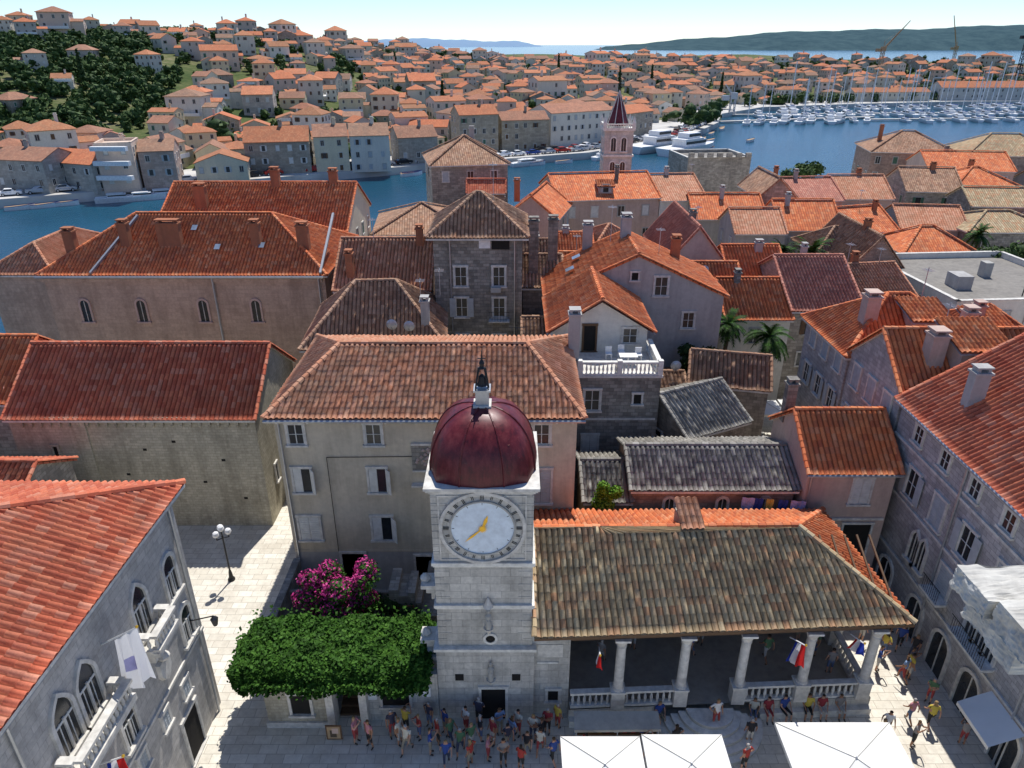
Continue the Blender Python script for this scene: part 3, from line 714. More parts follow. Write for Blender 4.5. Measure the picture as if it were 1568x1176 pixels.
def cenx(mb):
    Y=33.5
    for x in (-11.7,-7.5,-3.3,1.6): win(mb,(x,Y,10.95),T,NF,.85,1.25,'plain')
    for x in (-11.7,-7.5,-3.3): win(mb,(x,Y,8.0),T,NF,.95,1.55,'half',sh='shw')
    win(mb,(1.6,Y,7.6),T,NF,1.1,2.2,'closed',sh='shg')
    win(mb,(-11.7,Y,4.7),T,NF,1.15,1.6,'closed',sh='shw'); win(mb,(-7.5,Y,4.7),T,NF,1.1,1.6,'half',sh='shw')
    win(mb,(-9.4,Y,1.6),T,NF,1.3,2.6,'hole'); win(mb,(-5.2,Y,1.8),T,NF,1.0,1.8,'hole')
    mb.box(-12.8,3.5,Y-.04,Y-.001,3.0,3.12,'cen')
    mb.box(-12.8,3.5,Y-.02,Y-.0005,0,2.99,'grp')
    mb.box(-5.5,-4.3,Y-.1,Y-.001,8.7,10.3,'dks')
    for a,b,c,d in ((-5.5,-4.3,8.6,8.7),(-5.5,-4.3,10.3,10.42)): mb.box(a,b,Y-.16,Y-.001,c,d,'trm')
    for i in range(14):
        mb.lathe((-4.9+random.uniform(-.4,.4),Y-.12,8.95+random.random()*1.1),[(.02,-.08),(.12,0),(.02,.1)],6,'pkp')
    mb.box(-5.6,-3.6,Y-.35,Y-.001,7.7,7.82,'trm')
    mb.strut((-12.55,Y-.1,0),(-12.55,Y-.1,11.9),.06,'mtl',6); mb.strut((.9,Y-.1,0),(.9,Y-.1,11.9),.06,'mtl',6)
    mb.strut((-10.2,Y-.06,3),(-10.2,Y-.06,9.5),.02,'irn'); mb.strut((-10.2,Y-.06,9.5),(-2,Y-.06,9.6),.02,'irn')
    mb.strut((-13.2,Y-.45,11.95),(3.9,Y-.45,11.95),.09,'mtl',6)
    for i in range(20): mb.box(-12.6+i*.83,-12.5+i*.83,Y-.4,Y,11.78,11.9,'trm')
    mb.strut((.3,39,13.8),(.3,39,15.2),.03,'irn'); mb.strut((-.2,39,15),(.8,39,15),.02,'irn')
    for i in range(4):
        z=11-i*2.9; win(mb,(3.5,38.5,z),(0,1),(1,0),.8,1.3,'plain')
house('plastered_townhouse',-12.8,33.5,3.5,33.5,11,12.15,1.75,'hx',wall='cen',roof='mix',geo=True,autow=False,hip=2.6,over=.4,extra=cenx,rough=.03)
house('stone_house',-15.0,47.5,-5.2,48.2,9,10.3,3.3,'hx',wall='crm',roof='brn',geo=True,hip=3.4,rough=.03,chims=[(-6.4,49.5,11,13,.6,.6,'grp')])
house('stone_house',-14.8,57,-6.9,57,9,11.6,3.0,'gx',wall='pks',roof='mix',geo=True,rough=.03,chims=[(-13.6,58,12,14.2,.6,.6),(-8,61,14,15.6,.6,.6)])
house('stone_house',-11,52.9,-6.7,52.9,4,9.6,1.0,'gx',wall='dks',roof='brn',geo=True)
def tfx(mb):
    Y=55
    for x in (-3.9,-.85):
        win(mb,(x-.2,Y,13.2),T,NF,.95,1.6,'plain'); win(mb,(x-.2,Y,10.6),T,NF,.95,1.6,'open' if x<-2 else 'plain',sh='shg'); win(mb,(x-.2,Y,7.4),T,NF,.95,1.6,'plain')
    mb.box(-2.6,-1.7,Y-.06,Y,15.5,16.4,'wpt')
    mb.box(-1.6,-.2,Y-.05,Y,15.4,16.4,'drk')
    mb.strut((-4.9,Y-.08,0),(-4.9,Y-.08,16.4),.06,'mtl',6); mb.strut((.2,Y-.08,0),(.2,Y-.08,16.4),.06,'mtl',6)
    mb.box(-1.7,-.9,Y-.5,Y,12.0,12.4,'cnc')
    mb.box(-1.9,-.2,Y-.7,Y-.001,9.5,9.6,'trm')
    for i in range(8): mb.strut((-1.85+i*.23,Y-.65,9.6),(-1.85+i*.23,Y-.65,10.4),.015,'irn')
    mb.strut((-1.9,Y-.65,10.4),(-.2,Y-.65,10.4),.02,'irn')
house('tower_house',-6.2,55,.8,55,7,16.7,2.4,'hx',wall='dks',roof='brn',geo=True,autow=False,hip=3.3,over=.5,extra=tfx,rough=.03,sh='shg')
house('stone_house',.9,57,4.2,57,7,11.8,1.6,'gx',wall='dks',roof='brn',geo=True,chims=[(1.8,58.5,12,16.8,.8,.6,'dks'),(3.5,60,12,16.6,.8,.6,'dks')])
house('stone_house',.9,50,3.9,50,6,9.2,1.2,'gx',wall='dks',roof='brn',geo=True)
def terrace():
    root=empty('balustraded_terrace_house'); mb=MB()
    mb.box(4.3,9.75,42,52,0,10.35,'dks'); mb.box(4.2,9.85,41.9,52,10.353,10.5,'trm')
    balustrade(mb,(4.45,42.1),(9.6,42.1),10.503,.95,'wtrim',.26); balustrade(mb,(9.6,42.3),(9.6,46),10.505,.95,'wtrim',.26)
    for x in (4.4,7,9.65): mb.box(x-.16,x+.16,41.93,42.27,10.506,11.55,'wtrim')
    for z in (8.7,5.3): win(mb,(5.3,42,z),T,NF,1.0,1.5,'plain' if z>8 else 'closed',sh='shw')
    mb.box(4.5,9.6,41.96,41.999,7.2,7.35,'trm')
    win(mb,(8.3,42,8.8),T,NF,.5,.7,'hole')
    chimney(mb,4.0,42.6,11.5,14.5,.7,.7,'grp')
    mb.box(3.6,4.28,42.2,43,0,11.5,'dks')
    for x,y in ((6.6,44.6),(7.5,44.9),(8.6,44.4)):
        mb.box(x-.22,x+.22,y-.22,y+.22,10.92,10.97,'wpt'); mb.box(x-.22,x+.22,y+.18,y+.23,10.97,11.4,'wpt')
        for a in(-.19,.19):
            for b in(-.19,.19): mb.strut((x+a,y+b,10.5),(x+a,y+b,10.92),.025,'wpt')
    mb.box(7.2,8.4,43.4,44.1,11.15,11.2,'wpt'); mb.strut((7.8,43.75,10.5),(7.8,43.75,11.15),.05,'wpt')
    mb.build('stone_walls_and_terrace',root)
    mb=MB()
    mb.face([(2.9,46,10.5),(9.4,46,10.5),(9.4,46,12.3),(6.1,46,14.2),(2.9,46,12.3)],'wht')
    mb.face([(9.4,46,10.5),(9.4,52,10.5),(9.4,52,12.3),(9.4,46,12.3)],'wht'); mb.face([(2.9,52,0),(2.9,46,0),(2.9,46,12.3),(2.9,52,12.3)],'wht')
    mb.face([(2.9,46,0),(4.3,46,0),(4.3,46,10.5),(2.9,46,10.5)],'wht')
    P=[[V((2.4,53,12.05)),V((2.4,45.5,12.05)),V((6.1,45.5,14.4)),V((6.1,53,14.4))],[V((9.9,45.5,12.05)),V((9.9,53,12.05)),V((6.1,53,14.4)),V((6.1,45.5,14.4))]]
    for pl in P: mb.face(pl,'t_org',us=(1/TW,1/TL)); mb.face([q-V((0,0,.12)) for q in pl][::-1],'trm'); mb.cap(pl[0]+V((0,0,.05)) if pl is P[1] else pl[1]+V((0,0,.05)),pl[3]+V((0,0,.05)) if pl is P[1] else pl[2]+V((0,0,.05)),'t_org',.12)
    mb.cap((6.1,45.5,14.5),(6.1,53,14.5),'t_org')
    win(mb,(5.4,46,11.5),T,NF,.8,1.9,'hole',fr='shb'); win(mb,(8.2,46,11.7),T,NF,1,1.1,'plain')
    mb.build('roof_cabin',root); tiles_obj(P,'t_org',root,.01)
    RECTS.append((2.5,10,42,53))
terrace()
def eex(mb):
    win(mb,(11.6,53.1,13),T,NF,1.0,1.5,'plain'); win(mb,(14,53.1,10.2),T,NF,.9,1.3,'plain'); win(mb,(9.5,53.1,13.8),T,NF,.5,.6,'hole')
    for x,y,z in ((4.6,55.5,13.5),(5.3,58,13.8)): mb.face([(x-.3,y-.4,z+.05),(x+.35,y-.4,z+.36),(x+.35,y+.4,z+.36),(x-.3,y+.4,z+.05)],'skl')
house('gabled_townhouse',2.8,53.1,16.6,53.1,7.5,12.3,3.2,'gy',wall='grp',roof='org',geo=True,autow=False,extra=eex,chims=[(9.5,59,15,17,.8,.8,'grp'),(6.5,60.5,13.5,16,.8,.7,'grp'),(13.8,59,13.5,15.2,.7,.7)])
Hs=[
(15.3,61.5,20.5,61.5,4,10.6,1.3,'gx','grp','org'),
(15.4,68.5,21,68.5,12,10.6,3.4,'gy','grp','pnk'),
(21,66,26.5,66,8,9.6,2.2,'gx','crm','org'),
(18.4,57.5,24,57.5,8,8.8,2.2,'gx','wht','org'),
(24.2,58,30.3,58,12,9.4,3.0,'gx','mas','pnk'),
(31.5,63,38,64,8,8.6,2.0,'gx','mas','mix'),
(36,73.5,41.5,73.5,11,8.6,3.2,'gy','pks','brn'),
(-.8,85,5.2,83.5,9,11.6,2.4,'gy','pkp','org'),
(4.3,70,8.2,70,7,10.8,1.4,'gx','pkp','org'),
(8.3,71.5,14.2,73,7,10.8,1.8,'hx','crm','mix'),
(.5,66,4.1,66,6,11,1.6,'gx','dks','brn'),
(4.5,62,11.5,62,6,10.6,1.8,'gx','pks','org'),
(23.3,91,32.4,91,8,10,2.2,'gx','grp','org'),
(26,82,31.8,82,7,10.3,2,'gx','grp','mix'),
(32.7,95,37.3,95,9,12,2.2,'gy','mas','brn'),
(37.8,99,46,100,9,10.6,2.2,'gx','pkp','pnk'),
(32.6,86,40,86,8,9.8,2.6,'gx','grp','org'),
(34.7,79,41,79.5,6,8.8,2,'hx','mas','brn'),
(42.5,88,49,90,8,8.8,2.2,'gx','mas','org'),
(50,91,58,90,8,8.8,2.0,'gx','grp','mix'),
(46.5,82.5,55,83,7,7.8,2.2,'hx','mas','org'),
(57,88,68,88,8,9,1.6,'hx','dks','old'),
(47,104,55,104,9,10,2.4,'gx','pkp','mix'),
(60,110,68,109,10,10,2.6,'gx','mas','brn'),
(69,113,80,113,10,9.6,2.5,'hx','mas','org'),
(64,100,76,99,7,9.8,1.8,'gx','dks','old'),
(71,146,86,143,13,11,3.2,'hx','pks','brn'),
(87,141,104,139,12,11,3.2,'hx','mas','old'),
(74,130,88,128,11,10,2.4,'gx','pkp','org'),
(-16.5,84,-5.2,85,12,9.6,2.3,'hx','mas','brn'),
(-6,97.6,-1,97.6,2.2,12.2,1.2,'gx','pks','red'),
(5.9,92.2,19.3,94.3,12,12,2.2,'gx','pkp','org'),
(19.4,94.3,25.6,95,12,11.6,2.2,'gx','wht','mix'),
(-11,100,-.6,102,11,15.2,3.0,'hx','mas','brn'),
]
for h in Hs:
    x0,y0,x1,y1,d,ze,ri,kd,wl,rf=h
    cy=(y0+y1)/2; ch=[]
    if random.random()<.75: ch=[(x0+(x1-x0)*random.uniform(.2,.8),cy+d*random.uniform(.35,.65),ze+ri*.3,ze+ri+random.uniform(.4,.9),random.uniform(.45,.75),.55,random.choice(['chim','grp','dks']))]
    nm_={'pkp':'pink_house','crm':'cream_house','wht':'white_house','grp':'grey_house'}.get(wl,'stone_house')
    house(nm_,x0,y0,x1,y1,d,ze,ri,kd,wl,rf,geo=cy<80,chims=ch,rough=.03 if rf in('brn','old') else .015)
def flx(mb):
    mb.box(43,44.5,66,68,8.5,9.8,'grp'); mb.box(48,48.8,70,71,8.5,10,'cnc')
    mb.strut((47,62.5,9),(47,62.5,14.5),.05,'irn')
house('flat_roofed_school',40.2,61,56,62.2,16,9,0,'flat','wht','rfg',extra=flx,sh='shg')
def fox(mb):
    for i in range(7): mb.box(32.6+i*1.75,33.6+i*1.75,135.9,136.6,11.12,11.9,'mas')
house('fortress_keep',32.5,136,44.6,137.5,11,11,0,'flat','mas','rfg',autow=False,extra=fox)
def belfry():
    mb=MB(); cx,cy=15.6,111; w=2.1
    mb.box(cx-w,cx+w,cy-w,cy+w,0,18.6,'tow')
    for z in (8,11.5,15,18.6): mb.box(cx-w-.2,cx+w+.2,cy-w-.2,cy+w+.2,z,z+.25,'wtrim')
    for z in (12.2,15.6):
        for x in(-.75,.75):
            win(mb,(cx+x,cy-w,z+1.1),T,NF,.7,1.9,arch=1,fr='wtrim'); win(mb,(cx-w,cy+x,z+1.1),(0,-1),(-1,0),.7,1.9,arch=1,fr='wtrim')
    win(mb,(cx,cy-w,9.7),T,NF,.7,1.6,arch=1,fr='wtrim')
    balustrade(mb,(cx-w,cy-w-.05),(cx+w,cy-w-.05),18.86,.7,'wtrim',.35); balustrade(mb,(cx-w-.05,cy+w),(cx-w-.05,cy-w),18.86,.7,'wtrim',.35)
    for a in(-w,w):
        for b in(-w,w): mb.lathe((cx+a,cy+b,18.85),[(.3,0),(.3,.9),(.05,1.7)],6,'wtrim')
    mb.lathe((cx,cy,18.85),[(1.7,0),(1.7,.4)],8,'wtrim'); mb.lathe((cx,cy,19.25),[(1.75,0),(1.2,1.4),(.55,3.1),(.05,4.8)],8,'dome')
    for i in range(8):
        a=2*math.pi*(i+.5)/8; mb.strut((cx+1.75*math.cos(a),cy+1.75*math.sin(a),19.25),(cx,cy,24),.07,'trm')
    mb.strut((cx,cy,24),(cx,cy,25.3),.05,'irn'); mb.strut((cx-.3,cy,24.8),(cx+.3,cy,24.8),.04,'irn')
    mb.build('church_bell_tower'); RECTS.append((13,18,108,114))
belfry()
def bx(mb):
    win(mb,(19.9,33.9,7.0),T,NF,1.0,1.7,'closed',sh='shw'); win(mb,(20.2,33.9,3.2),T,NF,1.6,3.0,'hole')
    win(mb,(17.7,33.9,4.6),T,NF,.7,.9,'hole')
    mb.box(16.8,21.6,33.8,33.899,5.0,5.15,'trm'); mb.strut((16.9,33.8,0),(16.9,33.8,8.3),.06,'mtl',6); mb.strut((16.5,33.5,8.25),(21.9,33.5,8.25),.07,'mtl',6)
house('orange_roofed_house',16.7,33.9,21.7,33.9,6,8.5,2.1,'gx','pkp','org',geo=True,autow=False,extra=bx,rough=.012,chims=[(16.9,38.6,9,11.5,.6,.5,'dks')])
def gx_(mb):
    for x in (9.2,12.3,14.8): win(mb,(x,34.5,5.7),T,NF,.5,.8,arch=1)
    mb.strut((13.0,34.3,6.4),(16.6,33.8,6.4),.012,'irn')
house('long_lean_to_building',7.0,34.5,16.4,34.5,5.4,6.9,1.1,'gx','pks','gry',geo=True,autow=False,extra=gx_,rough=.04)
house('stone_shed',4.3,34.6,6.9,34.6,5,6.0,1.0,'gx','pks','gry',geo=True,autow=False,rough=.04)
house('stone_shed',11.4,40.3,16.0,42.6,6,7.0,1.6,'gx','dks','gry',geo=True,rough=.04)
house('stone_shed',13.2,47.4,18.6,46.2,4.2,7.6,1.5,'gx','dks','brn',geo=True,rough=.04)
house('stone_shed',10.2,46.5,12.9,46.5,5,6.6,.9,'gx','dks','brn',geo=True,rough=.04)
house('flat_roofed_shed',9.9,42.5,11.3,42.5,3.6,5.4,0,'flat','dks','rfg',autow=False)
TWd=(0,-1);NW=(-1,0)
def dx(mb):
    X=22.3
    for y in (33.8,31.2,28.6,26,23.3,20.6): win(mb,(X,y,10.7),TWd,NW,.75,1.0,'plain',fr='trm')
    for y in (33.2,30.6,28.0,25.2,22.4,19.6): win(mb,(X,y,7.9),TWd,NW,1.0,1.7,'open' if y in(33.2,28.0) else 'closed',sh='shg')
    for y in (31.6,30.8,26.0,25.2,24.4,20): win(mb,(X,y,4.9),TWd,NW,.6,1.9,arch=2,fr='trm')
    win(mb,(X,28.6,5.0),TWd,NW,1.0,1.6,'closed',sh='shg')
    for y in (33.4,30,27.4,24.8,21.8): win(mb,(X,y,1.25),TWd,NW,1.4,2.5,arch=1,fr='trm')
    for z in (3.1,6.5,9.6): mb.box(X-.1,X-.001,8,36,z,z+.14,'trm')
    mb.strut((X-.45,8,11.72),(X-.45,36,11.72),.09,'mtl',6)
    for y in (29.4,22): mb.strut((X-.1,y,0),(X-.1,y,11.7),.06,'mtl',6)
    for a,b,z in ((27.8,29.4,4.0),(23.8,26.6,3.8)):
        mb.box(X-.7,X-.101,a,b,z,z+.14,'trm')
        for i in range(int((b-a)/.15)): mb.strut((X-.65,a+.08+i*.15,z+.14),(X-.65,a+.08+i*.15,z+.95),.012,'irn')
        mb.strut((X-.65,a,z+.95),(X-.65,b,z+.95),.02,'irn')
    for y in (22.3,): 
        mb.face([(X-.1,y-1.2,3.0),(X-.1,y+1.2,3.0),(X-1.5,y+1.2,2.3),(X-1.5,y-1.2,2.3)],'canv'); mb.face([(X-1.5,y-1.2,2.3),(X-1.5,y+1.2,2.3),(X-1.5,y+1.2,2.1),(X-1.5,y-1.2,2.1)],'canv')
house('street_palace',22.3,8,35,8,28,12,4.0,'gy','rgt','red',geo=True,autow=False,extra=dx,over=.45,rough=.015,chims=[(24,33,12.6,14.8,.8,.6,'grp')])
house('stone_house',35.5,20,50,20,24,10.5,4.5,'gy','mas','red',geo=True,autow=False)
def nx(zs):
    def f(mb):
        X=22.3
        for y in zs:
            for z,s in ((10.6,'closed'),(7.6,'open')): win(mb,(X,y,z),TWd,NW,.9,1.5,s,sh='shg')
    return f
house('stone_house',22.3,36.3,32.5,36.3,6.6,12,2.6,'gx','rgt','org',geo=True,autow=False,extra=nx((37.6,39.6,41.6)),chims=[(24.5,38,12.5,14.9,.9,.9,'pkp'),(28,41,13,15.2,.7,.7,'pkp')])
house('stone_house',22.3,43.2,31,43.2,7.2,11.6,2.8,'hx','rgt','org',geo=True,autow=False,extra=nx((44.4,46.6,48.8)),chims=[(24.2,45.5,12.3,14.7,.9,.9,'pkp')])
house('stone_house',32.8,37,42,37,9,11,3.2,'gx','pkp','org',geo=True,chims=[(34,39,12,14.4,.9,.8,'pkp')])
house('stone_house',31.8,46.8,40,46.8,8,9.4,2.8,'hx','mas','org',geo=True,chims=[(34,49,11,12.8,.7,.7,'pkp')])
def dormer(x0,y0,w,d,z0,z1,ry):
    mb=MB(); mb.box(x0,x0+w,y0,y0+d,z0,z1,'pkp'); simplewin(mb,(x0+w/2,y0,(z0+z1)/2+.2),T,NF,.7,.9,'shg')
    root=empty('roof_dormer'); P=[[V((x0-.3,y0-.3,z1)),V((x0+w+.3,y0-.3,z1)),V((x0+w+.3,y0+d,z1+ry)),V((x0-.3,y0+d,z1+ry))]]
    mb.face(P[0],'t_org',us=(1/TW,1/TL)); mb.face([q-V((0,0,.12)) for q in P[0]][::-1],'trm'); mb.build('walls',root); tiles_obj(P,'t_org',root,.01)
dormer(25.4,36.8,2.6,3,12.5,14.4,.9); dormer(33.2,47.0,2.4,3,9.8,11.6,.8); dormer(26.5,43.8,2.2,2.6,12,13.6,.7)
dormer(11.3,94.2,1.8,2.5,12.4,13.3,.5)

def pergola():
    mb=MB()
    mb.box(-11.8,-8.7,24.0,24.5,0,2.95,'chp'); mb.box(-11.9,-8.6,23.9,24.6,0,.35,'trm')
    mb.box(-7.1,-3.55,24.35,24.75,0,3.1,'tow'); mb.box(-11.8,-11.3,24.5,27.4,0,2.95,'chp')
    for x in(-8.7,-7.1): mb.box(x-.18,x+.18,23.85,24.6,.0,3.0,'trm')
    mb.box(-8.9,-6.9,23.9,24.5,3.0,3.2,'trm')
    win(mb,(-10.1,24.0,1.55),T,NF,.9,1.3,'hole',fr='trm'); win(mb,(-5.6,24.35,1.7),T,NF,1.3,1.3,'hole',fr='trm')
    mb.box(-6.95,-6.5,24.27,24.349,1.5,2.1,'wpt'); mb.box(-4.3,-3.9,24.27,24.349,1.7,2.3,'wpt')
    for i in range(4): mb.box(-8.5,-7.3,24.6+i*.4,25+i*.4,0,.15*(i+1),'shb')
    for i in range(12): mb.strut((-12.8+i*.75,23.7,3.25),(-12.8+i*.75,27.5,3.25),.06,'shb')
    for y in (24.3,27.3): mb.strut((-13,y,3.15),(-4,y,3.15),.07,'shb')
    mb.build('pergola_garden_wall')
    mb=MB(); mb.box(-12.9,-12.5,27.5,33.4,0,2.6,'dks'); mb.box(-12.5,-6.6,30.9,31.2,0,2.2,'dks')
    for i,(a,b,h) in enumerate(((-6.6,-6.1,3.7),(-6.1,-5.6,3.3),(-5.6,-5.2,3.5),(-5.2,-4.9,2.8))): mb.box(a,b-.002,29.4+.003*i,31.2,0,h,'mas')
    mb.box(-6.3,-5.3,29.3,29.39,1.2,2.7,'chim')
    mb.box(-4.9,-3.6,28.9,33.4,0,2.4,'dks')
    mb.build('courtyard_stone_wall')
pergola()
# ---------------------------------------------------------------- foliage
def leaves(name,blobs,per,size,mat,core=True,parent=None,corem='lf_d'):
    B=np.array(blobs,dtype=float)
    reps=np.repeat(B,per,axis=0); N=len(reps)
    d=rng.normal(size=(N,3)); d/=np.linalg.norm(d,axis=1)[:,None]
    r=(.72+.36*rng.random(N))[:,None]
    c=reps[:,:3]+d*r*reps[:,3:6]
    a=d+rng.normal(size=(N,3))*.7; a/=np.linalg.norm(a,axis=1)[:,None]
    x=np.cross(a,rng.normal(size=(N,3))); x/=np.linalg.norm(x,axis=1)[:,None]; y=np.cross(a,x)
    s=(size*(.6+.8*rng.random(N)))[:,None]
    q=np.stack([c-x*s,c-y*s*.6,c+x*s,c+y*s*.6],1).reshape(-1,3)
    f=np.arange(N*4).reshape(-1,4)
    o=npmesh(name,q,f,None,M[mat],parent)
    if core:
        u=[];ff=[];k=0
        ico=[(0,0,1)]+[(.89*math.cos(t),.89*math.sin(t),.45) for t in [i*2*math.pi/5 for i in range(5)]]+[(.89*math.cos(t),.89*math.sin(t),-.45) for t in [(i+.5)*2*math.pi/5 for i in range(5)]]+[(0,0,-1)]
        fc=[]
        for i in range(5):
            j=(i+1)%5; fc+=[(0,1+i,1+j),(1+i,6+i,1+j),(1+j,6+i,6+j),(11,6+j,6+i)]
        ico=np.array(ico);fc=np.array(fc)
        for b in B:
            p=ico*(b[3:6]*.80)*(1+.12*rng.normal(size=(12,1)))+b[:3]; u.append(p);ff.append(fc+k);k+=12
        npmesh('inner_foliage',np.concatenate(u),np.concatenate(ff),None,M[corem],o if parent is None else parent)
    return o
def hedge():
    N=42000; u=rng.random(N);v=rng.random(N)
    X0,X1,Y0,Y1=-13.2,-4.1,23.45,27.5
    x=X0+u*(X1-X0); y=Y0+v*(Y1-Y0)
    ex=np.minimum(x-X0,X1-x)/1.2; ey=np.minimum(y-Y0,Y1-y)/1.0
    e=np.clip(np.minimum(ex,ey),0,1); z=3.1+1.05*np.sqrt(1-(1-e)**2)+.16*np.sin(x*2.1+y)*np.sin(y*2.7)+.08*np.sin(x*5.3)*np.sin(y*4.1+x)+rng.normal(size=N)*.06
    c=np.stack([x,y,z],1)
    m=9000; s=rng.random(m); side=rng.integers(0,3,m)
    xs=np.where(side==0,X0+s*(X1-X0),np.where(side==1,X0,X1)); ys=np.where(side==0,Y0,Y0+s*(Y1-Y0)); zs=2.95+rng.random(m)*.6-.25*np.clip(np.sin(xs*1.7+ys),0,1)
    c=np.concatenate([c,np.stack([xs+rng.normal(size=m)*.12,ys+rng.normal(size=m)*.12,zs],1)])
    m=900; c=np.concatenate([c,np.stack([X0+rng.random(m)*(X1-X0),Y0+rng.random(m)*(Y1-Y0),4.15+rng.random(m)*.3],1)])
    keep=~((c[:,0]<-12.2)&(c[:,1]>26.5)&(((c[:,0]+12.2)**2+(c[:,1]-26.5)**2)>1.0)); keep&=~((c[:,0]<-12.4)&(c[:,1]<24.2)&(((c[:,0]+12.4)**2+(c[:,1]-24.2)**2)>.6))
    c=c[keep]; N=len(c)
    a=rng.normal(size=(N,3))*.6+np.array([0,-.2,1.0]); a/=np.linalg.norm(a,axis=1)[:,None]
    X=np.cross(a,rng.normal(size=(N,3))); X/=np.linalg.norm(X,axis=1)[:,None]; Y=np.cross(a,X)
    s=(.075+.05*rng.random(N))[:,None]
    q=np.stack([c-X*s,c-Y*s*.65,c+X*s,c+Y*s*.65],1).reshape(-1,3)
    o=npmesh('pergola_hedge',q,np.arange(N*4).reshape(-1,4),None,M['lf_h'])
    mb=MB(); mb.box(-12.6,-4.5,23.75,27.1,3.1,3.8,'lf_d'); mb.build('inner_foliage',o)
hedge()
bb=[(-10.7+random.random()*3.6,27.6+random.random()*2.0,3.1+random.random()*2.1,.45+random.random()*.4,.45+random.random()*.35,.4+random.random()*.35) for _ in range(20)]
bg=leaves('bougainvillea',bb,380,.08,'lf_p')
leaves('green_foliage',[(b[0]+.2,b[1]-.15,b[2]-.12,b[3],b[4],b[5]) for b in bb],210,.085,'lf_h',core=False,parent=bg)
leaves('ivy_shrub',[(-11.4+random.random()*6.2,28.1+random.random()*1.6,1.6+random.random()*1.4,.7,.6,.7) for _ in range(13)],260,.09,'lf_d')
leaves('terrace_shrub',[(4.9+random.random()*1.2,33.6+random.random()*.6,6.0+random.random()*1.2,.38,.35,.4) for _ in range(9)],200,.08,'lf_y',corem='lf_h')
def palm(x,y,h,s=1.0,name='palm_tree'):
    mb=MB()
    for i in range(8): mb.strut((x,y,h*i/8),(x+.02*i,y,h*(i+1)/8),.22*s-.008*i,'bark',8,.17*s-.006*i)
    for i in range(46):
        a=i*2.399; el=random.uniform(-.4,1.3); L=random.uniform(1.3,1.9)*s; p=V((x,y,h)); d=V((math.cos(a)*math.cos(el),math.sin(a)*math.cos(el),math.sin(el)))
        prev=p; sd=V((-math.sin(a),math.cos(a),0))
        for k in range(8):
            d=(d+V((0,0,-.19))).normalized(); nx_=prev+d*L/8; w=.30*s*math.sin((k+1)/9*math.pi)+.05
            for sg in(-1,1):
                for f in(.0,.33,.66):
                    q=prev.lerp(nx_,f); mb.face([q,q+d*.08*s,q+sd*sg*w+d*.18*s+V((0,0,-.08))],'lf_d' if (i+k)%3 else 'lf_h')
            mb.strut(prev,nx_,.025*s,'lf_h',3)
            prev=nx_
    return mb.build(name)
palm(21.3,54.6,8.2,1.35); palm(18.0,55.4,8.9,1.05); palm(31.6,73.5,10.2,1.4); palm(29.6,76.5,9.6,1.1); palm(57,86,9,1.2)
leaves('garden_tree',[(56.5+random.uniform(-3,3),79.5+random.uniform(-1.5,1.5),7.4+random.random()*1.6,1.4,1.2,1.0) for _ in range(9)],180,.22,'lf_t')
leaves('courtyard_tree',[(15+random.uniform(-1.3,1.3),51.2+random.uniform(-.8,.8),7+random.random()*1.2,.8,.7,.6) for _ in range(7)],160,.14,'lf_d')
BANK=[(-47,-60),(-47,52),(-49,62),(-48,78),(-40,98),(-20,114),(10,122),(28,134),(34,152),(50,158),(66,166),(95,185),(200,205),(420,150),(420,-60)]
def inside(x,y,poly):
    c=False;n=len(poly)
    for i in range(n):
        a=poly[i];b=poly[(i+1)%n]
        if (a[1]>y)!=(b[1]>y) and x<(b[0]-a[0])*(y-a[1])/(b[1]-a[1])+a[0]: c=not c
    return c
cnt=0
for gy in range(50,182,8):
    for gx in range(-40,150,9):
        x0=gx+random.uniform(-1.5,1.5);y0=gy+random.uniform(-1.5,1.5); w=random.uniform(5.5,8.8);d=random.uniform(5.5,7.5)
        if abs(x0+w/2)>y0*.8+10: continue
        if y0>104 and x0<46: continue
        if y0>116 and x0<66: continue
        if any(not(x0+w<r[0] or x0>r[1] or y0+d<r[2] or y0>r[3]) for r in RECTS): continue
        if not all(inside(px,py,BANK) for px in(x0-3,x0+w+3) for py in(y0-2,y0+d+6)): continue
        ze=random.uniform(6.0,8.8) if y0<90 else random.uniform(5.8,7.4); wl=random.choice(['mas','grp','pkp','mas','dks','crm','pks']); rf=random.choice(['org','mix','brn','pnk','org','old','org','brn'])
        nm_={'pkp':'pink_house','crm':'cream_house','grp':'grey_house'}.get(wl,'stone_house')
        house(nm_,x0,y0,x0+w,y0+random.uniform(-1.3,1.3),d,ze,random.uniform(1.5,2.4),random.choice(['gx','gy','hx','gx']),wl,rf,geo=y0<70,
          chims=[(x0+w*random.uniform(.25,.75),y0+d*.6,ze+.5,ze+random.uniform(2.4,3),random.uniform(.45,.7),.5,random.choice(['chim','dks','grp']))])
        cnt+=1
leaves('waterfront_trees',[(x+random.uniform(-1.5,1.5),y+random.uniform(-1.5,1.5),3+random.random()*2.5,1.7,1.7,1.4) for x,y in ((-12,116),(-4,118),(4,119),(24,126),(52,140),(58,150),(62,158),(70,170),(100,178),(112,182),(124,186)) for _ in range(4)],120,.35,'lf_t')
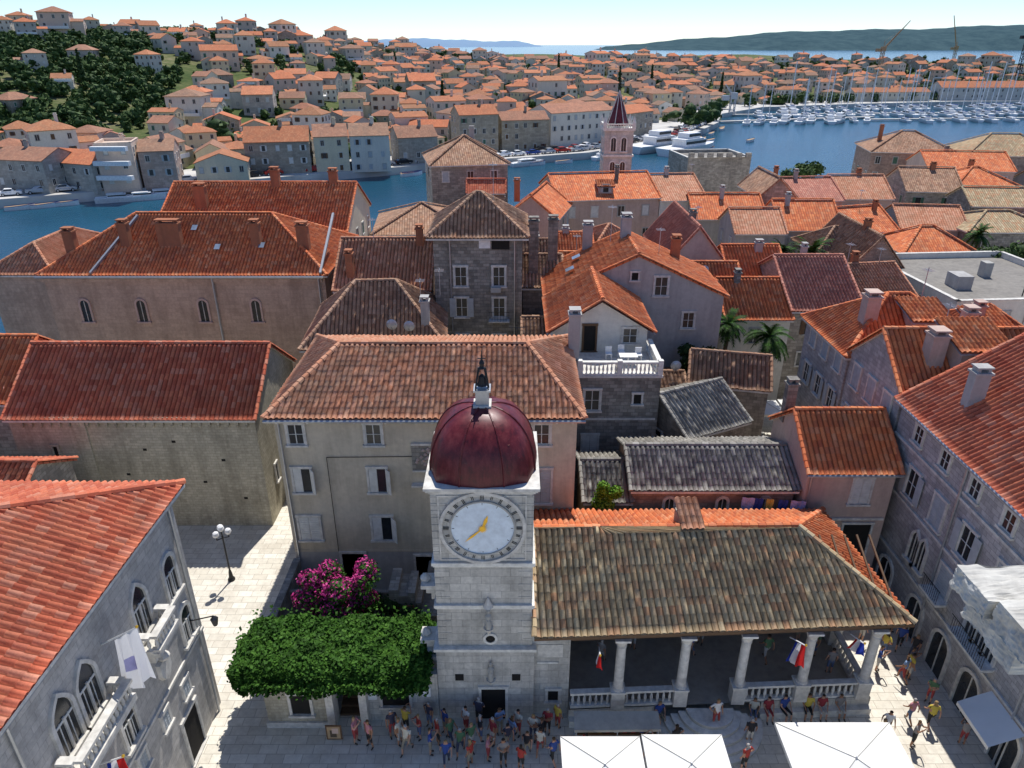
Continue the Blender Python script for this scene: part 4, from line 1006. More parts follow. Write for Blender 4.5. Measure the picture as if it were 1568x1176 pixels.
# ---------------------------------------------------------------- ground, water, far shore
mb=MB(); mb.face([(x,y,0) for x,y in reversed(BANK)],'pave')
for a,b in zip(BANK,BANK[1:]): mb.face([(a[0],a[1],0),(b[0],b[1],0),(b[0],b[1],-3),(a[0],a[1],-3)],'quay')
mb.build('ground')
mb=MB(); mb.face([(-20000,-3000,-1),(20000,-3000,-1),(20000,22000,-1),(-20000,22000,-1)],'water'); mb.build('sea_water')
S=[(-900,-250),(-400,20),(-200,105),(-107,149),(-80,163),(-25,195),(23,220),(62,262),(85,310),(97,350),(128,388),(180,408),(250,428),(400,440),(700,430),(1000,380)]
SA=np.array(S,dtype=float)
def sdist(X,Y):
    X=np.asarray(X,float);Y=np.asarray(Y,float); best=np.full(X.shape,1e12);sg=np.zeros(X.shape)
    for i in range(len(SA)-1):
        a=SA[i];d=SA[i+1]-a;L2=d@d
        t=np.clip(((X-a[0])*d[0]+(Y-a[1])*d[1])/L2,0,1)
        dx=X-a[0]-t*d[0];dy=Y-a[1]-t*d[1];q=dx*dx+dy*dy
        m=q<best-1e-6; best=np.where(m,q,best); sg=np.where(m,np.sign(d[0]*dy-d[1]*dx),sg)
    return np.sqrt(best)*sg
AK=[-1.6,-.9,-.7,-.5,-.3,-.2,-.1,0,.3,.5,.75,1.2]
CK=[28,34,34,34,32,26,21,19,19,15,12,8]
DK=[250,230,220,230,270,280,300,320,250,200,180,180]
def hgt(X,Y):
    X=np.asarray(X,float);Y=np.asarray(Y,float)
    d=sdist(X,Y);a=X/np.maximum(Y,1); C=np.interp(a,AK,CK);D=np.interp(a,AK,DK)
    s=np.clip((d-24)/D,0,1); h=.9+C*(s*s*(3-2*s)*.6+s*.4)
    h=h-np.clip((d-24-D-40)/350,0,1.3)*C
    h=h+np.where(d>24,1,0)*s*(np.sin(X*.031+1)*np.sin(Y*.027)*1.4)
    return np.where(d<1,-3.0,h)
gx=np.arange(-760,1300,10.);gy=np.arange(60,1150,10.)
GX,GY=np.meshgrid(gx,gy); GZ=hgt(GX,GY); GZ=np.where(sdist(GX,GY)<12,-3.,GZ)
idx=np.arange(GX.size).reshape(GX.shape)
fq=np.stack([idx[:-1,:-1],idx[:-1,1:],idx[1:,1:],idx[1:,:-1]],-1).reshape(-1,4)
npmesh('hillside_terrain',np.stack([GX,GY,GZ],-1).reshape(-1,3),fq,None,M['terr'],smooth=True)
mb=MB()
def offs(i,dd):
    a=SA[max(i-1,0)];b=SA[min(i+1,len(SA)-1)];d=b-a;d/=np.linalg.norm(d); return SA[i]+np.array([-d[1],d[0]])*dd
for i in range(len(SA)-1):
    a,b=SA[i],SA[i+1];c,d=offs(i+1,30),offs(i,30)
    mb.face([(a[0],a[1],.95),(b[0],b[1],.95),(c[0],c[1],.95),(d[0],d[1],.95)],'quay'); mb.face([(a[0],a[1],-3),(b[0],b[1],-3),(b[0],b[1],.95),(a[0],a[1],.95)],'quay')
mb.build('quay_promenade')
def ridge(name,xs,hs,y,dep,mat,nz):
    X=np.linspace(xs[0],xs[-1],160); H=np.interp(X,xs,hs)
    H=H+nz*(np.sin(X*.004)+.6*np.sin(X*.011+2)+.3*np.sin(X*.037))*(H>5)
    rows=[]
    for k,f in enumerate((0,.25,.55,.8,1,1.3)):
        g=(0,.45,.75,.93,1,.3)[k]; rows.append(np.stack([X,np.full_like(X,y+dep*f)+30*np.sin(X*.01+k),-2+(H+2)*g+(nz*.4*np.sin(X*.02+k*2) if 0<k<4 else 0)],-1))
    R=np.stack(rows); idx=np.arange(R.shape[0]*160).reshape(-1,160)
    f=np.stack([idx[:-1,:-1],idx[:-1,1:],idx[1:,1:],idx[1:,:-1]],-1).reshape(-1,4)
    npmesh(name,R.reshape(-1,3),f,None,M[mat],smooth=True)
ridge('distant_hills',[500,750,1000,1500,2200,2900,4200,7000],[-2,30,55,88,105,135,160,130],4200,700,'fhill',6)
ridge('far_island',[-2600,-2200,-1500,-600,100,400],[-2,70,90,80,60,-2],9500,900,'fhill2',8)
var=[]
for i in range(18):
    w=random.uniform(7,12.5);d=random.uniform(7,10);ze=random.choice([4.2,5.6,6.4,8.6,5.8,3.6]); mb=MB()
    fr=random.choice(['f_a','f_a','f_b']); fw=random.choice(['fw1','fw1','fw1','fw2'])
    house('v',-w/2,-d/2,w/2,-d/2,d,ze,random.uniform(1.3,2.2),random.choice(['hx','gx','gx','gy','hx']),fw,fr,mb=mb,far=True,base=-4,reg=False,over=.4)
    if random.random()<.45: house('w',w/2+.01,-d/2+1,w/2+random.uniform(3,5),-d/2+1,d*.6,ze*.62,1.0,'gx',fw,fr,mb=mb,far=True,base=-4,reg=False,over=.3)
    if random.random()<.6: chimney(mb,w*.2,0,ze+.5,ze+2.8,.7,.7,'fw1')
    if random.random()<.5:
        mb.box(-w/2+.5,w/2-.5,-d/2-1.3,-d/2,2.6,2.75,'wpt'); mb.box(-w/2+.5,w/2-.5,-d/2-1.3,-d/2-1.22,2.75,3.6,'wpt')
    var.append(mb.mesh('far_house_mesh'))
FR=[]
def put(me,name,x,y,z,rot,sc=1):
    o=bpy.data.objects.new(name,me); scene.collection.objects.link(o); o.location=(x,y,z); o.rotation_euler=(0,0,rot); o.scale=(sc,sc,sc); return o
Q=[(-112,158,-99,155,10,7,2,'gx','fw2','f_b'),(-103,162,-90,157,9,6,2.2,'gx','fw2','f_a'),(-89,158,-82,160,9,10,0,'flat','fw1','fw1'),(-82,162,-75,164,9,8,2,'gx','fw2','f_b'),
(-73,169,-62,172,9,4.4,2,'gy','fw1','f_a'),(-65,180,-50,183,10,7.8,3,'gx','fw2','f_a'),(-49,184,-41,186,10,8.6,2.4,'gx','fw1','f_b'),(-40.5,186,-31,188,10,8.6,2.4,'gx','fw1','f_b'),(-30,196,-20,200,9,7,2.4,'gx','fw2','f_b'),
(-15,215,-4,219,9,11,2.2,'gx','fw2','f_a'),(-3,221,11,225,9,9,2,'gx','fw2','f_b'),(12,232,33,246,12,10,2.2,'gx','fw1','f_b'),(36,252,50,268,11,8,2,'gx','fw2','f_a'),
(243,434,300,436,12,7,3,'gx','fw1','f_a'),(190,425,235,430,10,5,2,'gx','fw1','f_a')]
for x0,y0,x1,y1,d,ze,ri,kd,wl,rf in Q:
    mb=MB(); house('q',x0,y0,x1,y1,d,ze+.9,ri,kd,wl,rf,mb=mb,far=True,reg=False,base=.5)
    if random.random()<.7: chimney(mb,(x0+x1)/2,(y0+y1)/2+d*.5,ze+1,ze+ri+2,.8,.7,wl)
    if kd=='flat':
        for z in (3.5,6.5,9.5): mb.box(x0-.3,x1+.3,y0-1.4,y0-.2,z,z+.9,'wpt')
    mb.build('quayside_house'); cx,cy=(x0+x1)/2-(y1-y0)*.2,(y0+y1)/2+d/2; FR.append((cx,cy,max(8,(x1-x0)/2)))
N=0;step=13.2
TREES=[]
for yy in np.arange(110,640,step):
    for xx in np.arange(-420,640,step):
        x=xx+random.uniform(-5,5);y=yy+random.uniform(-5,5)
        if abs(x)>y*.80+20: continue
        d=float(sdist(x,y)); a=x/y
        Dm=float(np.interp(a,AK,DK))
        if d<16 or d>Dm+60: continue
        z=float(hgt(x,y))
        green= (a<-.46 and d>72 and d<Dm-15)
        dens=.86 if d<75 else .74
        if a<-.15 and d>130: dens=.60
        if green: dens=.09
        if a<-.46 and d>=Dm-15: dens=.40
        if -.46<a<-.25 and d>Dm-15: dens=.35
        if a>.3 and d>110: dens=.45
        if x>150 and d<30: dens=0
        if any(math.hypot(x-f[0],y-f[1])<f[2]+5 for f in FR): continue
        if random.random()<dens:
            ang=math.atan2(.5,1)*0.7+random.choice([0,0,math.pi/2,math.pi])+random.gauss(0,.3)
            put(random.choice(var),'hillside_house',x,y,z,ang,random.uniform(.66,1.02)*(1.0 if random.random()<.93 else 1.3)); N+=1
            if random.random()<.5: TREES.append((x+random.uniform(-8,8),y-random.uniform(5,8),0,random.uniform(1.0,2.1)))
        else:
            for _ in range(2 if not green else 6): TREES.append((x+random.uniform(-7,7),y+random.uniform(-7,7),0,random.uniform(1.2,3.0)))
for _ in range(900):
    a=random.uniform(-.80,-.46);y=random.uniform(190,480);x=a*y;d=float(sdist(x,y))
    if d>75 and d<330: TREES.append((x,y,0,random.uniform(.9,2.3)))
for _ in range(120):
    a=random.uniform(-.46,-.2);y=random.uniform(410,470);x=a*y; TREES.append((x,y,0,random.uniform(1.8,3.4)))
for _ in range(110):
    x=random.uniform(290,440);y=random.uniform(440,520); TREES.append((x,y,0,random.uniform(3,5.5)))
for _ in range(70):
    x=random.uniform(130,330);y=float(np.interp(x,[128,180,250,400],[388,408,428,440]))+random.uniform(8,20); TREES.append((x,y,0,random.uniform(1.8,3.2)))
for x,y,r in ((-84,215,5),(86,318,5),(78,300,4.5),(92,330,4.5),(120,392,4),(105,375,4.5),(-45,198,3),(72,286,4.5),(66,292,5)):
    TREES.append((x,y,0,r))
bl=[]
for x,y,_,r in TREES:
    z=float(hgt(x,y))
    if z<.5: continue
    for k in range(3): bl.append((x+random.uniform(-.6,.6)*r,y+random.uniform(-.5,.5)*r,z+r*(.55+.35*k),r*random.uniform(.6,.85),r*random.uniform(.6,.85),r*random.uniform(.4,.6)))
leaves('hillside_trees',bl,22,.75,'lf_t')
def cyp(x,y,h):
    z=float(hgt(x,y)); return [(x,y,z+h*(.15+.17*i),h*.10*(1-.16*i)+.2,h*.10*(1-.16*i)+.2,h*.14) for i in range(6)]
for x,y,h in ((-150,270,11),(-60,400,12),(60,430,14),(85,470,13),(-30,330,9),(120,440,12),(30,500,14)):
    leaves('cypress_tree',cyp(x,y,h),60,.5,'lf_d')
# ---------------------------------------------------------------- vehicles & boats
def car_mesh(paint):
    mb=MB(); W=.85
    pr=[(-2.1,.35),(-2.1,.75),(-1.95,.92),(-1.0,.98),(-.45,1.42),(.95,1.45),(1.6,1.0),(2.05,.9),(2.1,.35)]
    for s in(-1,1):
        P=[V((x,s*W*(1 if z<1 else .82),z)) for x,z in pr]; mb.face(P if s<0 else P[::-1],paint)
    for (a,b),(c,d) in zip(pr,pr[1:]):
        wa=W*(1 if b<1 else .82);wb=W*(1 if d<1 else .82)
        m='gls' if (b<1 and d>1.2) or (b>1.2 and d<1.05) else paint
        mb.face([V((a,wa,b)),V((a,-wa,b)),V((c,-wb,d)),V((c,wb,d))],m)
    for s in(-1,1): mb.face([V((-.75,s*(W*.93),1.05)),V((1.3,s*W*.93,1.05)),V((.85,s*W*.84,1.38)),V((-.4,s*W*.84,1.38))][::s],'gls')
    mb.face([V((-2.1,-W,.35)),V((2.1,-W,.35)),V((2.1,W,.35)),V((-2.1,W,.35))],'blk')
    for x in(-1.3,1.3):
        for s in(-1,1): mb.strut((x,s*.70,.32),(x,s*.9,.32),.32,'rubb',12); mb.strut((x,s*.9,.32),(x,s*.915,.32),.17,'sil',8)
    for s in(-1,1): mb.box(-2.12,-2.08,s*.6-.15,s*.6+.15,.62,.78,'wpt'); mb.box(2.08,2.12,s*.6-.15,s*.6+.15,.66,.82,'redd')
    return mb.mesh('car_mesh')
cars=[car_mesh(p) for p in('wpt','redd','sil','blud','blk','wpt','sil')]
def along(i0,t,dd):
    a=SA[i0];b=SA[i0+1];p=a+(b-a)*t;d=(b-a)/np.linalg.norm(b-a); return p+np.array([-d[1],d[0]])*dd,math.atan2(d[1],d[0])
for i,k in ((2,18),(3,6),(4,13),(5,11),(6,11),(7,10)):
    for row in (3.6,7.6):
        for j in range(k):
            if random.random()<(.12 if row<5 else .45): continue
            p,an=along(i,(j+.5)/k,row+random.uniform(-.2,.2)); put(random.choice(cars),'parked_car',p[0],p[1],.953,an+random.choice([0,math.pi])+random.uniform(-.04,.04),random.uniform(1.0,1.15))
def boat_mesh(L,cabin,mast,hull='wpt'):
    mb=MB(); n=8; pts=[]
    for i in range(n+1):
        f=i/n; w=L*.15*(math.sin(math.pi*min(1,.28+f*.72))**.6 if f<1 else .02); x=-L/2+L*f; pts.append((x,w,L*.07+.35+.25*f*f))
    for (x,w,z),(x2,w2,z2) in zip(pts,pts[1:]):
        for s in(-1,1): mb.face([V((x,s*w*.6,-.3)),V((x2,s*w2*.6,-.3)),V((x2,s*w2,z2)),V((x,s*w,z))],hull); mb.face([V((x,s*w,z)),V((x2,s*w2,z2)),V((x2,s*w2,z2+.12)),V((x,s*w,z+.12))],'blud' if hull=='wpt' and L<9 else hull)
        mb.face([V((x,w,z)),V((x,-w,z)),V((x2,-w2,z2)),V((x2,w2,z2))],'wpt' if L>7 else 'teak')
    x,w,z=pts[0]; mb.face([V((x,w,z)),V((x,-w,z)),V((x,-w*.6,-.3)),V((x,w*.6,-.3))],hull)
    zd=L*.07+.4
    if cabin:
        mb.box(-L*.22,L*.18,-L*.1,L*.1,zd,zd+L*.075,'wpt'); mb.box(-L*.21,L*.185,-L*.102,L*.102,zd+L*.03,zd+L*.06,'gls'); mb.box(-L*.24,L*.12,-L*.11,L*.11,zd+L*.075,zd+L*.09,'wpt')
        if cabin>1: mb.box(-L*.15,L*.08,-L*.08,L*.08,zd+L*.09,zd+L*.15,'wpt'); mb.box(-L*.14,L*.085,-L*.082,L*.082,zd+L*.11,zd+L*.14,'gls')
    if mast:
        mb.strut((L*.08,0,zd),(L*.08,0,zd+L*1.3),.17,'wpt',6); mb.strut((L*.08,0,zd+1.1),(-L*.36,0,zd+1.2),.16,'blud',6)
        for s in(-1,1): mb.strut((L*.08,s*L*.14,zd),(L*.08,0,zd+L*1.1),.02,'sil')
        mb.strut((-L*.48,0,zd),(L*.08,0,zd+L*1.24),.02,'sil'); mb.strut((L*.5,0,zd+.2),(L*.08,0,zd+L*1.24),.05,'sil'); mb.strut((L*.08,-L*.07,zd+L*.7),(L*.08,L*.07,zd+L*.7),.04,'wpt')
    return mb.mesh('boat_mesh')
sm=boat_mesh(5.5,0,0);md=boat_mesh(9,1,0);yt=boat_mesh(15,2,0);sl=boat_mesh(12,1,1);bg2=boat_mesh(26,2,0)
for i in (3,4,5,6,7):
    for j in range(6):
        p,an=along(i,random.random(),-random.uniform(2,4)); o=put(random.choice([sm,sm,md]),'moored_boat',p[0],p[1],-1,an+random.uniform(-.1,.1))
put(bg2,'excursion_boat',48,240,-1,.7); put(bg2,'excursion_boat',56,234,-1,.72)
put(md,'fishing_boat',-46,168,-1,.3)
for x,y in ((70,262),(74,290),(64,240),(84,262),(60,215)): put(random.choice([sm,md]),'moored_boat',x,y,-1,random.random())
def mk(me): return 'moored_sailboat' if me is sl else ('moored_yacht' if me is yt else 'moored_boat')
for k in range(24):
    me=sl if random.random()<.7 else yt; put(me,mk(me),114+k*5.6+random.uniform(-1,1),352+random.uniform(-2,2)+k*.5,-1,1.5+random.uniform(-.15,.15),random.uniform(.8,1.25))
for k in range(24):
    put(sl,'moored_sailboat',140+k*7.4+random.uniform(-2,2),384+k*.8+random.uniform(-3,3),-1,1.5+random.uniform(-.1,.1),random.uniform(.85,1.4))
for k in range(10): me=random.choice([yt,md,sl]); put(me,mk(me),100+k*6.2,320+k*1.5+random.uniform(-3,3),-1,1.2+random.uniform(-.3,.3),random.uniform(.7,1.1))
for k in range(18): me=random.choice([sl,md,yt,sl]); put(me,mk(me),172+k*8+random.uniform(-2,2),332+random.uniform(-3,3)+k*.6,-1,1.5+random.uniform(-.15,.15),random.uniform(.7,1.1))
mb=MB()
mb.obox((104,360,0),(1,.1),(0,-1),0,240,-1.3,1.3,-.6,-.2,'quay'); mb.obox((160,337,0),(1,.1),(0,-1),0,200,-1.3,1.3,-.6,-.2,'quay'); mb.obox((90,327,0),(.96,.28),(.28,-.96),0,80,-1.3,1.3,-.6,-.2,'quay')
mb.build('marina_pontoon')
def crane(name,x,y,z0,h,jib,ang,mat):
    mb=MB(); q=1.0
    for a in(-q,q):
        for b in(-q,q): mb.strut((a,b,0),(a,b,h),.22,mat)
    k=int(h/3)
    for i in range(k):
        for (a,b),(c,d) in (((-q,-q),(q,-q)),((q,-q),(q,q)),((q,q),(-q,q)),((-q,q),(-q,-q))): mb.strut((a,b,h*i/k),(c,d,h*(i+1)/k),.12,mat)
    e=V((math.cos(ang)*jib,0,math.sin(ang)*jib))
    for s in(-.7,.7): mb.strut((0,s,h),(e.x,s*.3,h+e.z),.24,mat)
    mb.strut((0,0,h+1.6),(e.x,0,h+e.z),.2,mat)
    for i in range(14):
        f=i/14;g=(i+.5)/14; mb.strut((e.x*f,.6*(1-f*.6),h+e.z*f),(e.x*g,0,h+e.z*g+1.6*(1-g)),.1,mat); mb.strut((e.x*g,0,h+e.z*g+1.6*(1-g)),(e.x*(f+1/14),-.6*(1-f*.6),h+e.z*(f+1/14)),.1,mat)
    mb.box(-5,-2,-1.2,1.2,h-1,h+1,mat); mb.box(-1.5,1.5,-1.4,1.4,h-.5,h+2.2,mat); mb.strut((0,0,h+2),(0,0,h+6),.2,mat); mb.strut((0,0,h+6),(e.x*.7,0,h+e.z*.7),.06,mat)
    o=mb.build(name); o.location=(x,y,z0); return o
crane('shipyard_crane',265,560,6,20,24,.9,'teak'); crane('shipyard_crane',430,760,0,26,30,1.9,'teak'); crane('shipyard_crane',350,500,4,36,30,0.15,'irn'); crane('shipyard_crane',340,520,4,30,34,.8,'irn'); crane('shipyard_crane',100,345,1,7,7,2.2,'sil')
# ---------------------------------------------------------------- street furniture
def lamp(x,y):
    mb=MB(); mb.lathe((x,y,0),[(.22,0),(.22,.1),(.14,.2),(.1,.6),(.055,.8),(.045,3.2),(.07,3.3),(.03,3.4)],10,'irn')
    for a in (0,2.094,4.189):
        c,s=math.cos(a),math.sin(a); mb.strut((x,y,3.2),(x+.4*c,y+.4*s,3.3),.03,'irn'); mb.strut((x+.4*c,y+.4*s,3.3),(x+.4*c,y+.4*s,3.5),.035,'irn')
        mb.lathe((x+.4*c,y+.4*s,3.5),[(.07,0),(.16,.08),(.2,.2),(.16,.34),(.07,.41)],12,'wpt')
    mb.strut((x,y,3.4),(x,y,3.7),.035,'irn'); mb.lathe((x,y,3.7),[(.07,0),(.16,.08),(.2,.2),(.16,.34),(.07,.41)],12,'wpt')
    mb.build('street_lamp')
lamp(-17.4,34.5)
mb=MB(); mb.strut((-14.7,24.6,6.2),(-13.6,24.6,6.5),.03,'irn'); mb.lathe((-13.6,24.6,5.95),[(.1,0),(.18,.4),(.02,.55)],6,'gls'); mb.build('wall_lantern')
def flag(name,base,tip,cols,drop,wid):
    """limp flag hanging from an inclined pole"""
    mb=MB(); base=V(base);tip=V(tip); mb.strut(base,tip,.03,'wpt',6); mb.lathe(tuple(tip),[(.05,0),(.06,.05),(.01,.1)],6,'gold')
    n=10;m=12; h=V((tip.x-base.x,tip.y-base.y,0)).normalized(); sd=V((-h.y,h.x,0))
    def P(i,j):
        f=1-.55*wid*i/n; p=base.lerp(tip,f); g=j/m
        q=p-h*(.25*g*i/n*wid)
        return q+sd*(.13*math.sin(i*1.5+g*1.2)*(.25+g))+V((0,0,-drop*g*(1-.10*math.sin(i*1.1)*g)-.10*(i/n)))
    for i in range(n):
        for j in range(m): mb.face([P(i,j),P(i+1,j),P(i+1,j+1),P(i,j+1)],cols[min(len(cols)-1,i*len(cols)//n)] if not(name=='white_flag' and 3<=i<=6 and 5<=j<=7) else 'rlav')
    mb.build(name)
flag('white_flag',(-14.7,18.9,10.6),(-12.9,18.4,11.9),['fwht'],2.6,1.2)
flag('croatian_flag',(-14.7,16.6,7.2),(-13.3,16.4,8.0),['fred','fwht','fblu'],1.5,1.0)
flag('croatian_flag',(4.0,24.2,5.0),(3.9,23.1,5.6),['fred','fwht','fblu'],.9,1.2)
flag('croatian_flag',(12.9,24.6,5.2),(13.0,23.3,6.0),['fred','fwht','fblu'],1.4,1.2)
flag('croatian_flag',(15.8,24.8,5.2),(15.9,23.8,5.6),['fblu','fwht','fred'],.8,1.2)
def parasol(x0,x1,y0,y1,z,h=.45):
    mb=MB(); cx,cy=(x0+x1)/2,(y0+y1)/2; top=V((cx,cy,z+h)); C=[V((x0,y0,z)),V((x1,y0,z)),V((x1,y1,z)),V((x0,y1,z))]
    for i in range(4):
        a=C[i];b=C[(i+1)%4];k=6
        for j in range(k):
            p=a.lerp(b,j/k);q=a.lerp(b,(j+1)/k)
            sg=lambda f:V((0,0,-.08*math.sin(math.pi*f)))
            m1=p.lerp(top,.5)+sg(j/k);m2=q.lerp(top,.5)+sg((j+1)/k)
            mb.face([p,q,m2,m1],'canv'); mb.face([m1,m2,top],'canv'); mb.face([p-V((0,0,.2)),q-V((0,0,.2)),q,p],'canv')
        mb.strut(a-V((0,0,.04)),top-V((0,0,.06)),.025,'sil'); mb.strut(a+V((0,0,.01)),top+V((0,0,.01)),.018,'cnc')
    mb.strut((cx,cy,0),(cx,cy,z+h-.05),.05,'sil',8); mb.box(cx-.4,cx+.4,cy-.4,cy+.4,0,.12,'cnc'); mb.lathe((cx,cy,z+h-.02),[(.06,0),(.03,.12)],6,'sil')
    mb.build('square_parasol')
parasol(2.1,5.55,17.9,21.25,2.8);parasol(5.65,9.15,17.9,21.35,2.8);parasol(11.7,16.8,17.6,22.0,2.75,.6)
parasol(22.6,25.4,51.2,54,2.7);parasol(25.6,28.4,51.4,54.2,2.7);parasol(19.8,22.4,51.2,53.8,2.7)
mb=MB(); 
mb.face([(2.9,22.7,1.35),(6.9,22.75,1.35),(6.9,23.55,1.6),(2.9,23.55,1.6)],'cnc'); mb.face([(2.9,22.7,1.2),(6.9,22.75,1.2),(6.9,22.75,1.35),(2.9,22.7,1.35)],'cnc')
mb.box(3.0,6.8,22.9,23.5,.75,.82,'shb')
for x in (3.0,4.9,6.8):
    for y,z in((22.75,1.33),(23.5,1.58)): mb.strut((x,y,0),(x,y,z),.03,'sil')
for i in range(9): mb.box(3.2+i*.4,3.4+i*.4,23.0,23.2,.82,.95,random.choice(['ryel','rred','rblu','wpt']))
mb.build('market_stall')
mb=MB(); mb.box(-8.8,-8.05,23.15,23.19,.15,1.1,'shb'); mb.box(-8.73,-8.12,23.13,23.149,.24,1.02,'teak'); mb.box(-8.6,-8.3,23.12,23.129,.35,.8,'bark'); mb.box(-8.5,-8.2,23.115,23.1199,.6,.95,'pkp'); mb.strut((-8.45,23.2,1.0),(-8.45,23.65,0),.02,'shb'); mb.build('picture_easel')
for i,(m,w) in enumerate((('rlav',.7),('rblu',.5),('ryel',.4),('rblu',.5),('rlav',.8))):
    mb=MB(); x=13.3+i*.68
    for k in range(5):
        for j in range(5):
            P=lambda a,b:V((x+w*a/5,34.15-(x+w*a/5-13)*.12+.04*math.sin(a*2+b),6.4-.9*b/5))
            mb.face([P(k,j),P(k+1,j),P(k+1,j+1),P(k,j+1)],m)
    mb.build('hanging_laundry')
def antenna(x,y,z,h=2.2):
    mb=MB(); mb.strut((x,y,z),(x,y,z+h),.03,'sil')
    for i in range(5): mb.strut((x-.35,y-.3+i*.15,z+h-.2),(x+.35,y-.3+i*.15,z+h-.2),.012,'sil')
    mb.strut((x,y-.4,z+h-.2),(x,y+.4,z+h-.2),.02,'sil'); mb.build('roof_antenna')
for a in ((-5.5,52,12.6),(-1.5,58,18.6,3),(8,57,15.5,3),(12,57,14.5),(26,40,14),(30,62,12),(19,73,13),(36,68,10),(12,97,14,3),(24,98,13.5),(45,93,11),(-12,61,14.4),(6,65,12),(29,48,13,3),(-7,52,12,2)): antenna(*a)
def dish(x,y,z,r=.4):
    mb=MB(); R=[]
    for k in range(4):
        rr=r*k/3; R.append([V((x+rr*math.cos(a),y-.18+(rr/r)**2*.12,z+rr*math.sin(a))) for a in [2*math.pi*i/14 for i in range(14)]])
    for a,b in zip(R,R[1:]):
        for i in range(14): mb.face([a[i],a[(i+1)%14],b[(i+1)%14],b[i]],'sil')
    mb.strut((x,y,z-.7),(x,y-.1,z),.03,'irn'); mb.strut((x,y-.1,z-.3),(x,y-.55,z),.015,'irn'); mb.build('satellite_dish')
for a in ((-8.6,47.7,11.9),(-7.4,47.9,11.7),(3.4,49,11.5),(10.6,48,8.3),(12.2,48.3,8.4),(17,61,12)): dish(*a)
def rough_block(parts,name):
    bm=bmesh.new()
    for x0,x1,y0,y1,z0,z1 in parts:
        r=bmesh.ops.create_cube(bm,size=1); vs=r['verts']
        for v in vs: v.co=V((x0+(v.co.x+.5)*(x1-x0),y0+(v.co.y+.5)*(y1-y0),z0+(v.co.z+.5)*(z1-z0)))
    bmesh.ops.subdivide_edges(bm,edges=bm.edges[:],cuts=24,use_grid_fill=True)
    bm.normal_update()
    for v in bm.verts:
        p=v.co.copy(); q=noise.noise(p*1.3)*.05+noise.noise(p*5)*.045+abs(noise.noise(p*11))*-.05
        v.co=p+v.normal*q
    me=bpy.data.meshes.new(name); bm.to_mesh(me); bm.free(); me.materials.append(M['rock'])
    o=bpy.data.objects.new(name,me); scene.collection.objects.link(o); return o
o=rough_block([(7.85,12.2,8.0,8.85,21.35,21.9),(7.75,12.2,8.88,9.8,21.4,21.82),(8.0,12.1,8.3,9.6,20.85,21.33)],'cathedral_cornice')
mb=MB(); mb.box(10.6,12,8.5,9.4,0,20.9,'tow'); mb.build('support_wall',o)
# ---------------------------------------------------------------- people
def base_j():
    return dict(pel=(0,0,.93,.13),spi=(0,0,1.14,.115),che=(0,0,1.33,.145),nek=(0,0,1.47,.058),hd0=(0,-.01,1.55,.078),hd1=(0,-.015,1.63,.095),hd2=(0,-.005,1.70,.062),
     shL=(-.18,0,1.40,.062),elL=(-.235,.03,1.14,.042),wrL=(-.25,-.05,.91,.028),haL=(-.25,-.08,.83,.034),
     shR=(.18,0,1.40,.062),elR=(.235,.03,1.14,.042),wrR=(.25,-.05,.91,.028),haR=(.25,-.08,.83,.034),
     hpL=(-.09,0,.86,.095),knL=(-.10,-.02,.48,.06),anL=(-.10,.02,.10,.042),toL=(-.11,-.14,.045,.04),
     hpR=(.09,0,.86,.095),knR=(.10,-.02,.48,.06),anR=(.10,.02,.10,.042),toR=(.11,-.14,.045,.04))
BON=[('pel','spi',1),('spi','che',1),('che','nek',1),('nek','hd0',0),('hd0','hd1',0),('hd1','hd2',3)]+[(a+s,b+s,m) for s in 'LR' for a,b,m in (('sh','el',1),('el','wr',0),('wr','ha',0),('hp','kn',2),('kn','an',0),('an','to',4))]+[('che','shL',1),('che','shR',1),('pel','hpL',2),('pel','hpR',2)]
def pose(kind):
    j=base_j()
    if kind=='walk':
        j['knL']=(-.10,-.22,.50,.06);j['anL']=(-.10,-.24,.11,.042);j['toL']=(-.11,-.40,.06,.04)
        j['knR']=(.10,.08,.47,.06);j['anR']=(.10,.32,.15,.042);j['toR']=(.11,.20,.045,.04)
        j['elL']=(-.24,.12,1.15,.042);j['wrL']=(-.25,.14,.92,.028);j['haL']=(-.25,.12,.84,.034);j['elR']=(.24,-.06,1.15,.042);j['wrR']=(.24,-.24,.98,.028);j['haR']=(.23,-.31,.93,.034)
    if kind=='photo':
        for s,k in(('L',-1),('R',1)): j['el'+s]=(k*.25,-.14,1.22,.042);j['wr'+s]=(k*.11,-.30,1.45,.028);j['ha'+s]=(k*.05,-.33,1.52,.034)
    if kind=='hip':
        j['elL']=(-.36,.06,1.17,.042);j['wrL']=(-.21,-.03,1.0,.028);j['haL']=(-.15,-.08,.98,.034);j['anR']=(.18,.02,.10,.042);j['toR']=(.22,-.13,.045,.04);j['knR']=(.14,-.03,.48,.06)
    if kind=='fold':
        j['elL']=(-.25,-.03,1.15,.042);j['wrL']=(-.05,-.22,1.18,.028);j['haL']=(.03,-.22,1.20,.034);j['elR']=(.25,-.03,1.15,.042);j['wrR']=(.06,-.19,1.12,.028);j['haR']=(-.02,-.2,1.12,.034)
    if kind=='sit':
        q={}
        for k,(x,y,z,rr) in j.items():
            if k[:2] in('kn','an','to'): continue
            q[k]=(x,y,z-.40,rr)
        for s,k in(('L',-1),('R',1)):
            q['kn'+s]=(k*.13,-.42,.50,.06);q['an'+s]=(k*.13,-.45,.10,.042);q['to'+s]=(k*.14,-.61,.045,.04)
            q['el'+s]=(k*.25,-.08,.76,.042);q['wr'+s]=(k*.16,-.30,.66,.028);q['ha'+s]=(k*.14,-.38,.62,.034)
        j=q
    return j
